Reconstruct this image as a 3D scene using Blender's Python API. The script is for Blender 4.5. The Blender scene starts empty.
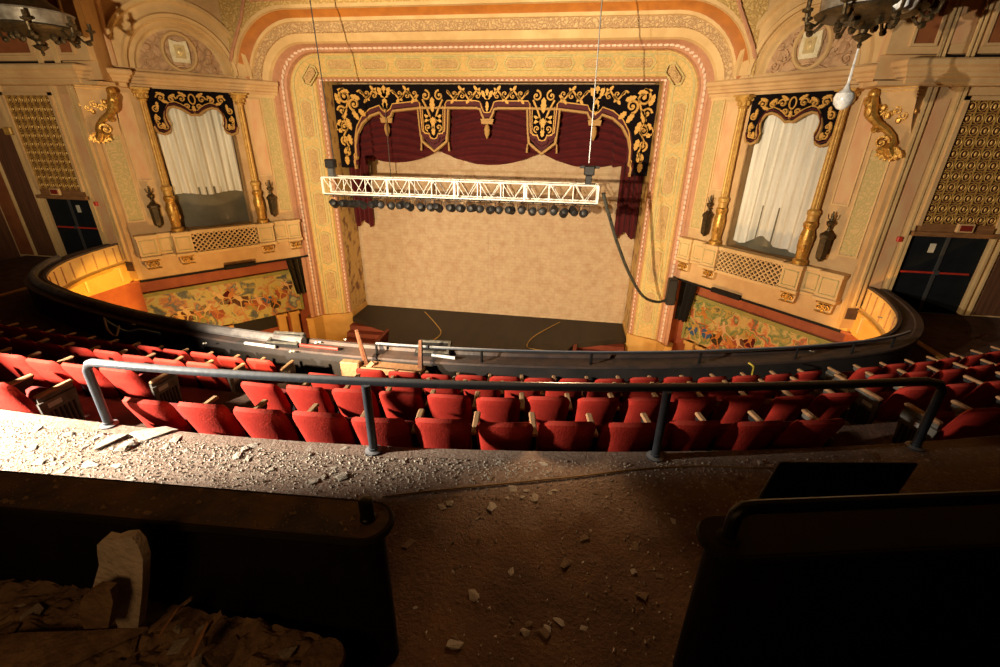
import bpy, bmesh, math, random
from mathutils import Vector, Matrix
random.seed(7)
PI=math.pi
S=bpy.context.scene
COL=S.collection
ZO=10.4
# ------------------------------------------------------------------ camera model (room coordinates, camera at z=0 before the final shift)
CF=453.54; CP=math.radians(24.0); CR=math.radians(-.90237); CY=math.radians(8.8413); CX=3.935
def ray(px,py):
    a=(px-500)/CF;b=(333.5-py)/CF
    c,s=math.cos(CR),math.sin(CR); X=c*a+s*b;u=-s*a+c*b
    c,s=math.cos(CP),math.sin(CP); Y=c+u*s;Z=-s+u*c
    c,s=math.cos(CY),math.sin(CY)
    return (c*X-s*Y, s*X+c*Y, Z)
def at(px,py,y=None,z=None):
    r=ray(px,py); t=z/r[2] if z is not None else y/r[1]
    return (CX+t*r[0],t*r[1],t*r[2])
# ------------------------------------------------------------------ materials
def new_mat(name):
    m=bpy.data.materials.new(name); m.use_nodes=True
    return m,m.node_tree.nodes,m.node_tree.links,m.node_tree.nodes['Principled BSDF']
def mat(name,col,rough=.7,metal=0.,col2=None,scale=4.,sharp=(.35,.65),bump=0.,bscale=25.,kind='noise',dust=None,dustamt=.5,stretch=None,spec=.4,sheen=0):
    m,N,L,P=new_mat(name)
    P.inputs['Roughness'].default_value=rough; P.inputs['Metallic'].default_value=metal
    P.inputs['Specular IOR Level'].default_value=spec
    if sheen: P.inputs['Sheen Weight'].default_value=sheen
    tc=N.new('ShaderNodeTexCoord'); mp=N.new('ShaderNodeMapping'); L.new(tc.outputs['Object'],mp.inputs[0])
    if stretch: mp.inputs['Scale'].default_value=stretch
    src=None
    if kind=='noise':
        t=N.new('ShaderNodeTexNoise'); t.inputs['Scale'].default_value=scale; t.inputs['Detail'].default_value=6; t.inputs['Roughness'].default_value=.6
        L.new(mp.outputs[0],t.inputs['Vector']); src=t.outputs['Fac']
    elif kind=='carved':
        n=N.new('ShaderNodeTexNoise'); n.inputs['Scale'].default_value=scale*.5; L.new(mp.outputs[0],n.inputs['Vector'])
        ad=N.new('ShaderNodeMixRGB'); ad.blend_type='ADD'; ad.inputs[0].default_value=.6; L.new(mp.outputs[0],ad.inputs[1]); L.new(n.outputs['Color'],ad.inputs[2])
        t=N.new('ShaderNodeTexVoronoi'); t.feature='DISTANCE_TO_EDGE'; t.inputs['Scale'].default_value=scale; L.new(ad.outputs[0],t.inputs['Vector'])
        mu=N.new('ShaderNodeMath'); mu.operation='MULTIPLY'; mu.inputs[1].default_value=2.6; L.new(t.outputs['Distance'],mu.inputs[0]); src=mu.outputs[0]  # low at the grooves, so the ramp paints shade into the recesses
    rp=N.new('ShaderNodeValToRGB'); rp.color_ramp.elements[0].position=sharp[0]; rp.color_ramp.elements[1].position=sharp[1]
    c2=col2 or tuple(c*.8 for c in col)
    rp.color_ramp.elements[0].color=(*c2,1); rp.color_ramp.elements[1].color=(*col,1)
    L.new(src,rp.inputs[0]); out=rp.outputs[0]
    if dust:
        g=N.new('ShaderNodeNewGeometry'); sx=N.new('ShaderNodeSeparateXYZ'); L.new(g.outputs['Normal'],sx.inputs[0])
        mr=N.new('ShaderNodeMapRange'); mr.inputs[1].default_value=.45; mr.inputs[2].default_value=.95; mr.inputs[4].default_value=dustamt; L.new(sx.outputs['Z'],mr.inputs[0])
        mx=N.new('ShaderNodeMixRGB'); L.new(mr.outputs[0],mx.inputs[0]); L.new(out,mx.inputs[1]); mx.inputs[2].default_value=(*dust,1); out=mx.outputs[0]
    L.new(out,P.inputs['Base Color'])
    if bump:
        b=N.new('ShaderNodeBump'); b.inputs['Strength'].default_value=min(1,bump); b.inputs['Distance'].default_value=.03
        if kind=='carved': L.new(src,b.inputs['Height'])
        else:
            t2=N.new('ShaderNodeTexNoise'); t2.inputs['Scale'].default_value=bscale; t2.inputs['Detail'].default_value=4; L.new(mp.outputs[0],t2.inputs['Vector']); L.new(t2.outputs['Fac'],b.inputs['Height'])
        L.new(b.outputs[0],P.inputs['Normal'])
    return m
M={}
M['plaster']=mat('plaster_cream',(.66,.45,.21),.75,col2=(.54,.35,.15),scale=1.3,bump=.15,bscale=14)
M['plaster_pale']=mat('plaster_pale',(.58,.38,.18),.8,col2=(.48,.29,.13),scale=1.6,bump=.1)
M['plaster_pink']=mat('plaster_pink_panel',(.58,.30,.15),.75,col2=(.60,.40,.20),scale=3,sharp=(.35,.65),bump=.1,stretch=(1,1,.35))
M['plaster_green']=mat('stencil_green_panel',(.54,.38,.17),.75,col2=(.42,.33,.13),scale=7,kind='carved',sharp=(.15,.5),bump=.4)
M['panelband']=mat('ochre_border',(.58,.37,.13),.7,col2=(.47,.33,.11),scale=5,kind='carved',sharp=(.1,.4),bump=.35)
M['hex']=mat('hex_frame_plaster',(.52,.41,.17),.65,col2=(.40,.34,.14),scale=6)
M['hexin']=mat('hex_panel_relief',(.58,.38,.17),.7,col2=(.46,.29,.12),scale=10,kind='carved',sharp=(.1,.5),bump=.7)
M['beadbase']=mat('rose_moulding',(.50,.25,.14),.65,col2=(.42,.2,.11),scale=5)
M['bead']=mat('pale_bead',(.76,.56,.42),.5)
M['orange']=mat('burnt_orange_band',(.48,.17,.025),.6,col2=(.36,.12,.02),scale=2,bump=.1)
M['carved']=mat('carved_plaster',(.58,.39,.19),.75,col2=(.36,.21,.10),scale=7,kind='carved',sharp=(.05,.45),bump=.8)
M['carved_pink']=mat('carved_rose_plaster',(.56,.35,.19),.75,col2=(.42,.25,.13),scale=3.2,kind='carved',sharp=(.05,.45),bump=.9)
M['spandrel']=mat('spandrel_relief',(.60,.40,.14),.7,col2=(.45,.28,.09),scale=6,kind='carved',sharp=(.05,.5),bump=.8)
M['gold']=mat('gilding',(.62,.36,.08),.38,.65,col2=(.38,.17,.03),scale=9,bump=.4,bscale=18)
M['gold_matte']=mat('matte_gilding',(.60,.36,.09),.5,.3,col2=(.42,.22,.05),scale=8,bump=.3)
M['gold_thread']=mat('gold_embroidery',(.66,.38,.09),.6,.15,col2=(.5,.26,.05),scale=30,bump=.3,bscale=80)
M['gold_trim']=mat('gold_braid',(.42,.24,.07),.7,col2=(.32,.17,.05),scale=30)
M['jamb']=mat('jamb_wood_gilt',(.50,.31,.10),.6,col2=(.17,.07,.03),scale=3.2,sharp=(.38,.5),stretch=(1,1,.7))
M['black_velvet']=mat('dark_velvet',(.007,.005,.006),.95,spec=.05)
M['burgundy']=mat('burgundy_velvet',(.085,.007,.008),.8,col2=(.06,.005,.006),scale=3,sheen=.06,spec=.15)
M['burgundy_dk']=mat('burgundy_trim',(.075,.008,.01),.8)
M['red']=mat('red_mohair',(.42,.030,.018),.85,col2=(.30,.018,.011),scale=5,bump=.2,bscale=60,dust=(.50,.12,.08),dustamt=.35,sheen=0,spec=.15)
M['red_dark']=mat('red_cushion_shaded',(.20,.012,.008),.9,col2=(.12,.008,.006),scale=5)  # seat red darkened to paint in the shade between rows
M['red_olive']=mat('stained_olive_cushion',(.16,.10,.03),.9,col2=(.26,.04,.02),scale=4,dust=(.3,.22,.1),dustamt=.4)
M['wood']=mat('varnished_wood',(.42,.22,.10),.5,col2=(.27,.12,.05),scale=6,stretch=(6,1,6),dust=(.5,.36,.22),dustamt=.35)
M['wood_dark']=mat('dark_wood',(.16,.06,.025),.5,col2=(.09,.03,.015),scale=5,stretch=(6,1,6))
M['iron']=mat('black_cast_iron',(.022,.02,.02),.5,.4)
M['standard']=mat('grey_cast_panel',(.16,.145,.12),.55,.4,col2=(.08,.07,.06),scale=10)
M['label']=mat('worn_white_plate',(.6,.6,.6),.4)
M['rail']=mat('grey_painted_pipe',(.05,.058,.072),.45,.15,col2=(.035,.04,.05),scale=7,bump=.1,dust=(.62,.60,.6),dustamt=.5)
M['black']=mat('flat_black_paint',(.009,.008,.008),.7,col2=(.014,.011,.009),scale=5,dust=(.05,.03,.015),dustamt=.35,spec=.12)
M['black_gloss']=mat('black_gloss',(.008,.008,.009),.4,spec=.25)
M['capdust']=mat('dusty_parapet_cap',(.05,.042,.035),.8,col2=(.17,.09,.035),scale=3.2,sharp=(.35,.6),bump=.5,bscale=20)
M['floor_bal']=mat('balcony_floor',(.10,.05,.03),.9,col2=(.05,.025,.015),scale=3,bump=.4)
M['ledge']=mat('balcony_ledge',(.035,.03,.03),.6,col2=(.085,.052,.04),scale=2.2,sharp=(.4,.7),bump=.4,bscale=8)
M['parapet_in']=mat('parapet_inner_paint',(.022,.018,.017),.7,col2=(.04,.03,.026),scale=2,bump=.2)
M['fascia']=mat('fascia_cream',(.62,.42,.18),.7,col2=(.5,.31,.11),scale=2)
M['screen']=None
M['stage']=mat('stage_floor',(.024,.015,.007),.6,col2=(.014,.009,.005),scale=2.5,stretch=(1,.15,1),bump=.1)
M['redwood']=mat('red_painted_wood',(.17,.028,.010),.6,col2=(.12,.02,.01),scale=3,stretch=(.3,1,4))
M['redwall']=mat('terracotta_wall',(.34,.09,.03),.7,col2=(.24,.05,.02),scale=1.4,bump=.1)
M['orange_lit_wall']=mat('amber_lit_cream',(.60,.33,.09),.7,col2=(.5,.26,.06),scale=1.5)  # cream surfaces with the lamps' orange light put into the colour
M['curtain_white']=mat('dusty_white_cloth',(.78,.75,.66),.8,col2=(.56,.53,.44),scale=1.6,stretch=(3,3,.25))
M['grey']=mat('grey_glazing',(.16,.145,.10),.2,col2=(.11,.1,.07),scale=1.2)
M['bronze']=mat('dark_bronze',(.10,.065,.03),.45,.7,col2=(.04,.03,.015),scale=9,bump=.4)
M['crystal']=mat('clouded_glass',(.93,.93,.93),.08,col2=(.5,.5,.52),scale=8,spec=1)
M['cream_lustre']=mat('pale_lustre_plaster',(.85,.78,.58),.3,col2=(.7,.6,.35),scale=9)
M['pale_gold']=mat('pale_gilding',(.85,.68,.34),.3,.3)
M['wood_plain']=mat('plain_brown_wood',(.40,.21,.10),.6,col2=(.28,.13,.06),scale=5,stretch=(6,1,6))
M['pewter']=mat('aged_pewter',(.30,.27,.22),.5,.5,col2=(.16,.13,.1),scale=7)
M['dusty_pipe']=mat('dusty_grey_pipe',(.16,.145,.14),.7,col2=(.08,.07,.07),scale=4,bump=.2)
M['white_alu']=mat('white_truss_paint',(.82,.80,.74),.4,.1)
M['steel']=mat('dull_steel',(.2,.2,.2),.4,.8)
M['panel_brown']=mat('brown_inset',(.26,.085,.025),.75,col2=(.18,.05,.015),scale=2,bump=.2)
M['grille_bg']=mat('grille_cloth',(.10,.03,.012),.9)
M['side_dark']=mat('side_drape',(.13,.05,.02),.85,col2=(.07,.025,.01),scale=3,stretch=(5,5,.3))
M['door']=mat('dark_exit_door',(.010,.012,.014),.6,col2=(.007,.008,.01),scale=3,spec=.1)
M['redbar']=mat('red_push_bar',(.5,.035,.02),.4)
M['redsign']=mat('red_exit_lens',(.2,.02,.012),.4)
M['paper']=mat('yellowed_paper',(.55,.5,.4),.8)
M['trimwood']=mat('grained_brown_frame',(.26,.12,.045),.55,col2=(.16,.07,.025),scale=4,stretch=(1,1,6))
M['plasterdeb']=mat('broken_plaster',(.66,.58,.47),.9,col2=(.42,.36,.29),scale=6,bump=.6,bscale=30)
M['plasterdeb2']=mat('brown_broken_plaster',(.30,.20,.11),.9,col2=(.15,.09,.05),scale=6,bump=.6,bscale=30)
M['cord']=mat('yellowish_cord',(.30,.17,.04),.7)
M['cord_black']=mat('black_rubber_cable',(.02,.02,.018),.6,col2=(.05,.05,.04),scale=12,sharp=(.5,.6),spec=.2)
M['cord_blue']=mat('blue_cable',(.03,.09,.2),.5)
M['darkvoid']=mat('dark_interior',(.02,.014,.01),.9)
M['ceiling']=mat('ceiling_plaster',(.35,.22,.11),.9)
M['yellow']=mat('yellow_tape',(.6,.45,.05),.7)
M['mural_green']=mat('mural_green_border',(.20,.20,.05),.7,col2=(.34,.26,.07),scale=1.5)
def mat_walk():
    m,N,L,P=new_mat('dusty_walkway'); P.inputs['Roughness'].default_value=.92
    tc=N.new('ShaderNodeTexCoord')
    n=N.new('ShaderNodeTexNoise'); n.inputs['Scale'].default_value=2.2; n.inputs['Detail'].default_value=9; n.inputs['Roughness'].default_value=.65; L.new(tc.outputs['Object'],n.inputs['Vector'])
    r=N.new('ShaderNodeValToRGB'); e=r.color_ramp.elements; e[0].position=.36; e[0].color=(.08,.034,.012,1); e[1].position=.66; e[1].color=(.20,.10,.04,1); L.new(n.outputs['Fac'],r.inputs[0])
    # plaster dust along the rail; the browner rest also paints the light's fall-off
    sx=N.new('ShaderNodeSeparateXYZ'); L.new(tc.outputs['Object'],sx.inputs[0])
    ad=N.new('ShaderNodeMath'); ad.operation='MULTIPLY_ADD'; ad.inputs[1].default_value=-.22; L.new(sx.outputs['X'],ad.inputs[0]); L.new(sx.outputs['Y'],ad.inputs[2])
    n2=N.new('ShaderNodeTexNoise'); n2.inputs['Scale'].default_value=4; n2.inputs['Detail'].default_value=8; L.new(tc.outputs['Object'],n2.inputs['Vector'])
    a2=N.new('ShaderNodeMath'); a2.operation='ADD'; L.new(ad.outputs[0],a2.inputs[0]); L.new(n2.outputs['Fac'],a2.inputs[1])
    mr=N.new('ShaderNodeMapRange'); mr.inputs[1].default_value=1.75; mr.inputs[2].default_value=2.4; mr.inputs[3].default_value=.0; mr.inputs[4].default_value=.9; L.new(a2.outputs[0],mr.inputs[0])
    mx=N.new('ShaderNodeMixRGB'); L.new(mr.outputs[0],mx.inputs[0]); L.new(r.outputs[0],mx.inputs[1])
    n4=N.new('ShaderNodeTexNoise'); n4.inputs['Scale'].default_value=5; n4.inputs['Detail'].default_value=8; L.new(tc.outputs['Object'],n4.inputs['Vector'])
    n3v=N.new('ShaderNodeMixRGB'); n3v.blend_type='ADD'; n3v.inputs[0].default_value=.8; L.new(tc.outputs['Object'],n3v.inputs[1]); L.new(n4.outputs['Color'],n3v.inputs[2])
    v=N.new('ShaderNodeTexVoronoi'); v.inputs['Scale'].default_value=14; L.new(n3v.outputs[0],v.inputs['Vector'])
    r2=N.new('ShaderNodeValToRGB'); e=r2.color_ramp.elements; e[0].position=.05; e[0].color=(.46,.38,.31,1); e[1].position=.45; e[1].color=(.30,.205,.15,1); L.new(v.outputs['Distance'],r2.inputs[0]); L.new(r2.outputs[0],mx.inputs[2])
    L.new(mx.outputs[0],P.inputs['Base Color'])
    n3=N.new('ShaderNodeTexNoise'); n3.inputs['Scale'].default_value=38; n3.inputs['Detail'].default_value=7; n3.inputs['Roughness'].default_value=.7; L.new(tc.outputs['Object'],n3.inputs['Vector'])
    b=N.new('ShaderNodeBump'); b.inputs['Strength'].default_value=.9; b.inputs['Distance'].default_value=.03; L.new(n3.outputs['Fac'],b.inputs['Height']); L.new(b.outputs[0],P.inputs['Normal'])
    return m
M['walk']=mat_walk()
def mat_screen():
    m,N,L,P=new_mat('painted_fire_curtain'); P.inputs['Roughness'].default_value=.85
    tc=N.new('ShaderNodeTexCoord')
    n=N.new('ShaderNodeTexNoise'); n.inputs['Scale'].default_value=2.6; n.inputs['Detail'].default_value=7; L.new(tc.outputs['Object'],n.inputs['Vector'])
    r=N.new('ShaderNodeValToRGB'); e=r.color_ramp.elements; e[0].position=.3; e[0].color=(.39,.25,.145,1); e[1].position=.6; e[1].color=(.46,.335,.205,1)
    k=e.new(.75); k.color=(.44,.275,.165,1); L.new(n.outputs['Fac'],r.inputs[0])
    mp=N.new('ShaderNodeMapping'); L.new(tc.outputs['Object'],mp.inputs[0]); mp.inputs['Scale'].default_value=(1,1,1); mp.inputs['Rotation'].default_value=(PI/2,0,0)
    w=N.new('ShaderNodeTexBrick'); w.inputs['Scale'].default_value=1.6; w.inputs['Mortar Size'].default_value=.012; w.inputs['Mortar Smooth'].default_value=.8
    w.inputs['Color1'].default_value=(1,1,1,1); w.inputs['Color2'].default_value=(.93,.92,.9,1); w.inputs['Mortar'].default_value=(.72,.62,.5,1); L.new(mp.outputs[0],w.inputs['Vector'])
    mx=N.new('ShaderNodeMixRGB'); mx.blend_type='MULTIPLY'; mx.inputs[0].default_value=.7; L.new(r.outputs[0],mx.inputs[1]); L.new(w.outputs['Color'],mx.inputs[2])
    v=N.new('ShaderNodeTexVoronoi'); v.inputs['Scale'].default_value=4; v.feature='DISTANCE_TO_EDGE'; L.new(tc.outputs['Object'],v.inputs['Vector'])
    r3=N.new('ShaderNodeValToRGB'); r3.color_ramp.elements[0].color=(.86,.78,.68,1); r3.color_ramp.elements[1].position=.12; L.new(v.outputs['Distance'],r3.inputs[0])
    mx2=N.new('ShaderNodeMixRGB'); mx2.blend_type='MULTIPLY'; mx2.inputs[0].default_value=.5; L.new(mx.outputs[0],mx2.inputs[1]); L.new(r3.outputs[0],mx2.inputs[2])
    L.new(mx2.outputs[0],P.inputs['Base Color']); return m
M['screen']=mat_screen()
def mat_mural(name,cols,sc):
    m,N,L,P=new_mat(name); P.inputs['Roughness'].default_value=.6
    tc=N.new('ShaderNodeTexCoord')
    n=N.new('ShaderNodeTexNoise'); n.inputs['Scale'].default_value=1.8; n.inputs['Detail'].default_value=4; L.new(tc.outputs['Object'],n.inputs['Vector'])
    ad=N.new('ShaderNodeMixRGB'); ad.blend_type='ADD'; ad.inputs[0].default_value=.9; L.new(tc.outputs['Object'],ad.inputs[1]); L.new(n.outputs['Color'],ad.inputs[2])
    v=N.new('ShaderNodeTexNoise'); v.inputs['Scale'].default_value=sc; v.inputs['Detail'].default_value=3; v.inputs['Distortion'].default_value=.4; L.new(ad.outputs[0],v.inputs['Vector'])
    r=N.new('ShaderNodeValToRGB'); e=r.color_ramp.elements
    while len(e)<len(cols): e.new(.5)
    for i,c in enumerate(cols):
        e[i].position=.30+.42*i/(len(cols)-1); e[i].color=(*c,1)
    L.new(v.outputs['Fac'],r.inputs[0]); L.new(r.outputs[0],P.inputs['Base Color']); return m
M['muralL']=mat_mural('painted_mural_left',[(.05,.05,.05),(.10,.11,.09),(.45,.33,.07),(.42,.36,.14),(.44,.17,.04),(.06,.09,.11),(.40,.38,.22)],1.5)
M['muralR']=mat_mural('painted_mural_right',[(.03,.06,.03),(.46,.28,.06),(.10,.15,.04),(.52,.36,.12),(.45,.08,.02),(.07,.11,.05),(.5,.42,.16)],1.6)
# ------------------------------------------------------------------ mesh building
ORG={}
IDM=lambda u,v,w:(u,v,w)
class MB:
    def __init__(s,f=None,mx=1): s.v=[];s.fc=[];s.f=f or IDM;s.mx=mx
    def add(s,vs,fs):
        o=len(s.v)
        for p in vs:
            q=s.f(*p); s.v.append((q[0]*s.mx,q[1],q[2]))
        for f in fs: s.fc.append(tuple(i+o for i in f))
        return s
    def box(s,a,b):
        x0,y0,z0=a;x1,y1,z1=b
        s.add([(x0,y0,z0),(x1,y0,z0),(x1,y1,z0),(x0,y1,z0),(x0,y0,z1),(x1,y0,z1),(x1,y1,z1),(x0,y1,z1)],
              [(0,3,2,1),(4,5,6,7),(0,1,5,4),(1,2,6,5),(2,3,7,6),(3,0,4,7)]); return s
    def bbox(s,a,b,c):
        # bevelled box
        x0,y0,z0=a;x1,y1,z1=b;vs=[];
        for (z,k) in ((z0,c),(z0+c,0),(z1-c,0),(z1,c)):
            X0,X1,Y0,Y1=x0+k,x1-k,y0+k,y1-k
            vs+=[(X0+c*(k==0),Y0,z),(X1-c*(k==0),Y0,z),(X1,Y0+c*(k==0),z),(X1,Y1-c*(k==0),z),(X1-c*(k==0),Y1,z),(X0+c*(k==0),Y1,z),(X0,Y1-c*(k==0),z),(X0,Y0+c*(k==0),z)]
        fs=[]
        for r in range(3):
            for i in range(8): j=(i+1)%8; fs.append((r*8+i,r*8+j,r*8+8+j,r*8+8+i))
        fs.append(tuple(range(7,-1,-1))); fs.append(tuple(range(24,32)))
        s.add(vs,fs); return s
    def grid(s,fn,nu,nv):
        vs=[fn(i/nu,j/nv) for j in range(nv+1) for i in range(nu+1)]
        fs=[(j*(nu+1)+i,j*(nu+1)+i+1,(j+1)*(nu+1)+i+1,(j+1)*(nu+1)+i) for j in range(nv) for i in range(nu)]
        s.add(vs,fs); return s
    def loft(s,loops,closed=False):
        n=len(loops[0]); vs=[p for l in loops for p in l]; fs=[]
        for k in range(len(loops)-1):
            for i in range(n if closed else n-1):
                j=(i+1)%n; fs.append((k*n+i,k*n+j,(k+1)*n+j,(k+1)*n+i))
        s.add(vs,fs); return s
    def tube(s,pts,r,n=8,closed=False,caps=True,flat=1.):
        pts=[Vector(p) for p in pts]; m=len(pts)
        rs=r if isinstance(r,(list,tuple)) else [r]*m
        rings=[];up=None
        for i,p in enumerate(pts):
            if closed: t=(pts[(i+1)%m]-pts[i-1])
            else: t=(pts[min(i+1,m-1)]-pts[max(i-1,0)])
            t.normalize()
            if up is None:
                up=Vector((0,0,1)) if abs(t.z)<.9 else Vector((0,1,0))
            a=t.cross(up); 
            if a.length<1e-4: a=t.cross(Vector((1,0,0)))
            a.normalize(); b=a.cross(t).normalized(); up=b
            rings.append([tuple(p+a*math.cos(2*PI*k/n)*rs[i]+b*math.sin(2*PI*k/n)*rs[i]*flat) for k in range(n)])
        if closed: rings.append(rings[0])
        vs=[q for R in rings for q in R]; fs=[]
        for k in range(len(rings)-1):
            for i in range(n): j=(i+1)%n; fs.append((k*n+i,k*n+j,(k+1)*n+j,(k+1)*n+i))
        if caps and not closed: fs.append(tuple(range(n-1,-1,-1))); fs.append(tuple(range((len(rings)-1)*n,len(rings)*n)))
        s.add(vs,fs); return s
    def lathe(s,c,prof,n=16,axis='z'):
        vs=[];fs=[]
        for (r,h) in prof:
            for k in range(n):
                a=2*PI*k/n; x,y=r*math.cos(a),r*math.sin(a)
                if axis=='z': vs.append((c[0]+x,c[1]+y,c[2]+h))
                elif axis=='y': vs.append((c[0]+x,c[1]+h,c[2]+y))
                else: vs.append((c[0]+h,c[1]+x,c[2]+y))
        for k in range(len(prof)-1):
            for i in range(n): j=(i+1)%n; fs.append((k*n+i,k*n+j,(k+1)*n+j,(k+1)*n+i))
        fs.append(tuple(range(n-1,-1,-1))); fs.append(tuple(range((len(prof)-1)*n,len(prof)*n)))
        s.add(vs,fs); return s
    def prism(s,poly,y0,y1):       # poly in (u,w), extruded in v
        n=len(poly); vs=[(p[0],y0,p[1]) for p in poly]+[(p[0],y1,p[1]) for p in poly]
        fs=[tuple(range(n)),tuple(range(2*n-1,n-1,-1))]+[(i,(i+1)%n,n+(i+1)%n,n+i) for i in range(n)]
        s.add(vs,fs); return s
    def slab(s,poly,z0,z1):        # poly in (u,v), extruded in w
        n=len(poly); vs=[(p[0],p[1],z0) for p in poly]+[(p[0],p[1],z1) for p in poly]
        fs=[tuple(range(n)),tuple(range(2*n-1,n-1,-1))]+[(i,(i+1)%n,n+(i+1)%n,n+i) for i in range(n)]
        s.add(vs,fs); return s
    def ribbon(s,pts,ws,y0,y1):    # raised band in (u,w) with a ridge
        n=len(pts); vs=[];fs=[]
        for i,p in enumerate(pts):
            a=pts[max(i-1,0)];b=pts[min(i+1,n-1)]; dx,dz=b[0]-a[0],b[1]-a[1]; l=math.hypot(dx,dz) or 1; nx,nz=-dz/l,dx/l
            w=(ws[i] if isinstance(ws,(list,tuple)) else ws)/2
            vs+=[(p[0]-nx*w,y0,p[1]-nz*w),(p[0]-nx*w*.6,y1,p[1]-nz*w*.6),(p[0]+nx*w*.6,y1,p[1]+nz*w*.6),(p[0]+nx*w,y0,p[1]+nz*w)]
        for i in range(n-1):
            for k in range(3): fs.append((i*4+k,i*4+k+1,i*4+5+k,i*4+4+k))
        s.add(vs,fs); return s
    def ball(s,c,r,n=10,sx=1,sy=1,sz=1):
        vs=[];fs=[];m=max(4,n//2)
        for j in range(m+1):
            th=PI*j/m
            for i in range(n):
                a=2*PI*i/n; vs.append((c[0]+r*sx*math.sin(th)*math.cos(a),c[1]+r*sy*math.sin(th)*math.sin(a),c[2]+r*sz*math.cos(th)))
        for j in range(m):
            for i in range(n): k=(i+1)%n; fs.append((j*n+i,j*n+k,(j+1)*n+k,(j+1)*n+i))
        s.add(vs,fs); return s
    def scroll(s,c,R,a0,turns,w,y0,y1,ccw=1):
        pts=[];ws=[];n=int(16*abs(turns))+6
        for i in range(n+1):
            t=i/n; r=R*(1-t*.88); a=a0+ccw*2*PI*turns*t
            pts.append((c[0]+r*math.cos(a),c[1]+r*math.sin(a))); ws.append(w*(1-.45*t))
        s.ribbon(pts,ws,y0,y1)
        s.prism([(c[0]+R*.2*math.cos(k*PI/4),c[1]+R*.2*math.sin(k*PI/4)) for k in range(8)],y0,y1*1.05+0)
        return s
    def leaf(s,c,a,L_,W,y0,y1):
        ca,sa=math.cos(a),math.sin(a); P=[]
        for (t,w) in ((0,0),(.2,.5),(.38,.42),(.5,.62),(.66,.4),(.8,.42),(1,0),(.8,-.42),(.66,-.4),(.5,-.62),(.38,-.42),(.2,-.5)):
            u=t*L_;v=w*W; P.append((c[0]+u*ca-v*sa,c[1]+u*sa+v*ca))
        s.prism(P,y0,y1); return s
    def build(s,name,m,parent=None,org=None,smooth=True,angle=35):
        o=ORG.get(parent.name,(0,0,0)) if parent else (org or (0,0,0))
        me=bpy.data.meshes.new(name); me.from_pydata([(p[0]-o[0],p[1]-o[1],p[2]-o[2]) for p in s.v],[],s.fc)
        bm=bmesh.new(); bm.from_mesh(me); bmesh.ops.remove_doubles(bm,verts=bm.verts,dist=1e-5); bmesh.ops.recalc_face_normals(bm,faces=bm.faces); bm.to_mesh(me); bm.free()
        me.materials.append(M[m] if isinstance(m,str) else m)
        if smooth:
            me.polygons.foreach_set('use_smooth',[True]*len(me.polygons)); me.set_sharp_from_angle(angle=math.radians(angle))
        ob=bpy.data.objects.new(name,me); COL.objects.link(ob)
        if parent: ob.parent=parent
        else: ob.location=o
        ORG[ob.name]=o
        return ob
def tag(o,label=None,cat=None,group=None,kind=None):
    if label:o['label']=label
    if cat:o['category']=cat
    if group:o['group']=group
    if kind:o['kind']=kind
    return o
def thing(name,loc,label,cat,group=None):
    o=bpy.data.objects.new(name,None); o.empty_display_size=.1; COL.objects.link(o); o.location=loc; ORG[o.name]=tuple(loc)
    return tag(o,label,cat,group)
def copy_tree(o,parent=None):
    c=o.copy(); COL.objects.link(c)
    if parent: c.parent=parent
    for ch in list(o.children): copy_tree(ch,c)
    return c
ORD=['first','second','third','fourth','fifth','sixth','seventh','eighth','ninth','tenth','eleventh','twelfth','thirteenth','fourteenth','fifteenth','sixteenth','seventeenth','eighteenth','nineteenth','twentieth']
def ordn(i): return ORD[i] if i<20 else 'twenty-'+ORD[i-20]
def struct(o): o['kind']='structure'; return o
# frames
def BX(s,n,z): return (8.43+.6365*s-.7713*n, 19.0-.7713*s-.6365*n, z)   # splayed box wall: s along, n into the room
def qx(x): return x*x/49. if x>0 else x*x/105.
# ------------------------------------------------------------------ shell
struct(MB().box((-18,-3,-10.6),(18,26,-10.4)).build('floor','stage'))
struct(MB().box((-17,0,9.0),(17,26,9.2)).build('ceiling','ceiling'))
NARC=12
def loop(X,Y,Zt,r,zb):
    P=[(X,Y,zb),(X,Y,Zt-r)]
    for k in range(1,NARC+1): a=PI/2*k/NARC; P.append((X-r+r*math.cos(a),Y,Zt-r+r*math.sin(a)))
    P+=[(-p[0],p[1],p[2]) for p in reversed(P)]
    return P
# proscenium arch: nested bands
arch=thing('proscenium_arch',(0,20,-8.5),'broad gilded plaster proscenium arch framing the stage, with bead mouldings and hexagonal panels','proscenium arch')
def band(name,m,*Ls): return MB().loft(list(Ls)).build(name,m,arch,angle=30)
ZB=-8.5
band('jamb_reveal','jamb',loop(6.80,21.9,1.9,.02,ZB),loop(6.86,20.15,1.80,.02,ZB))
band('inner_moulding','beadbase',loop(6.86,20.15,1.80,.02,ZB),loop(6.88,20.05,1.81,.02,ZB),loop(6.93,20.02,1.83,.03,ZB),loop(6.97,20.06,1.86,.03,ZB),loop(7.03,20.0,1.91,.03,ZB),loop(7.06,20.02,1.93,.03,ZB))
band('panel_border','panelband',loop(7.06,20.02,1.93,.03,ZB),loop(7.10,19.93,1.96,.04,ZB),loop(8.0,19.57,2.72,1.3,ZB),loop(8.06,19.6,2.75,1.35,ZB))
band('border_line','hex',loop(7.19,19.90,2.036,.17,ZB),loop(7.19,19.86,2.036,.17,ZB),loop(7.24,19.84,2.08,.24,ZB),loop(7.24,19.88,2.08,.24,ZB))
band('border_line','hex',loop(7.86,19.63,2.60,1.10,ZB),loop(7.86,19.59,2.60,1.10,ZB),loop(7.91,19.57,2.64,1.17,ZB),loop(7.91,19.61,2.64,1.17,ZB))
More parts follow.
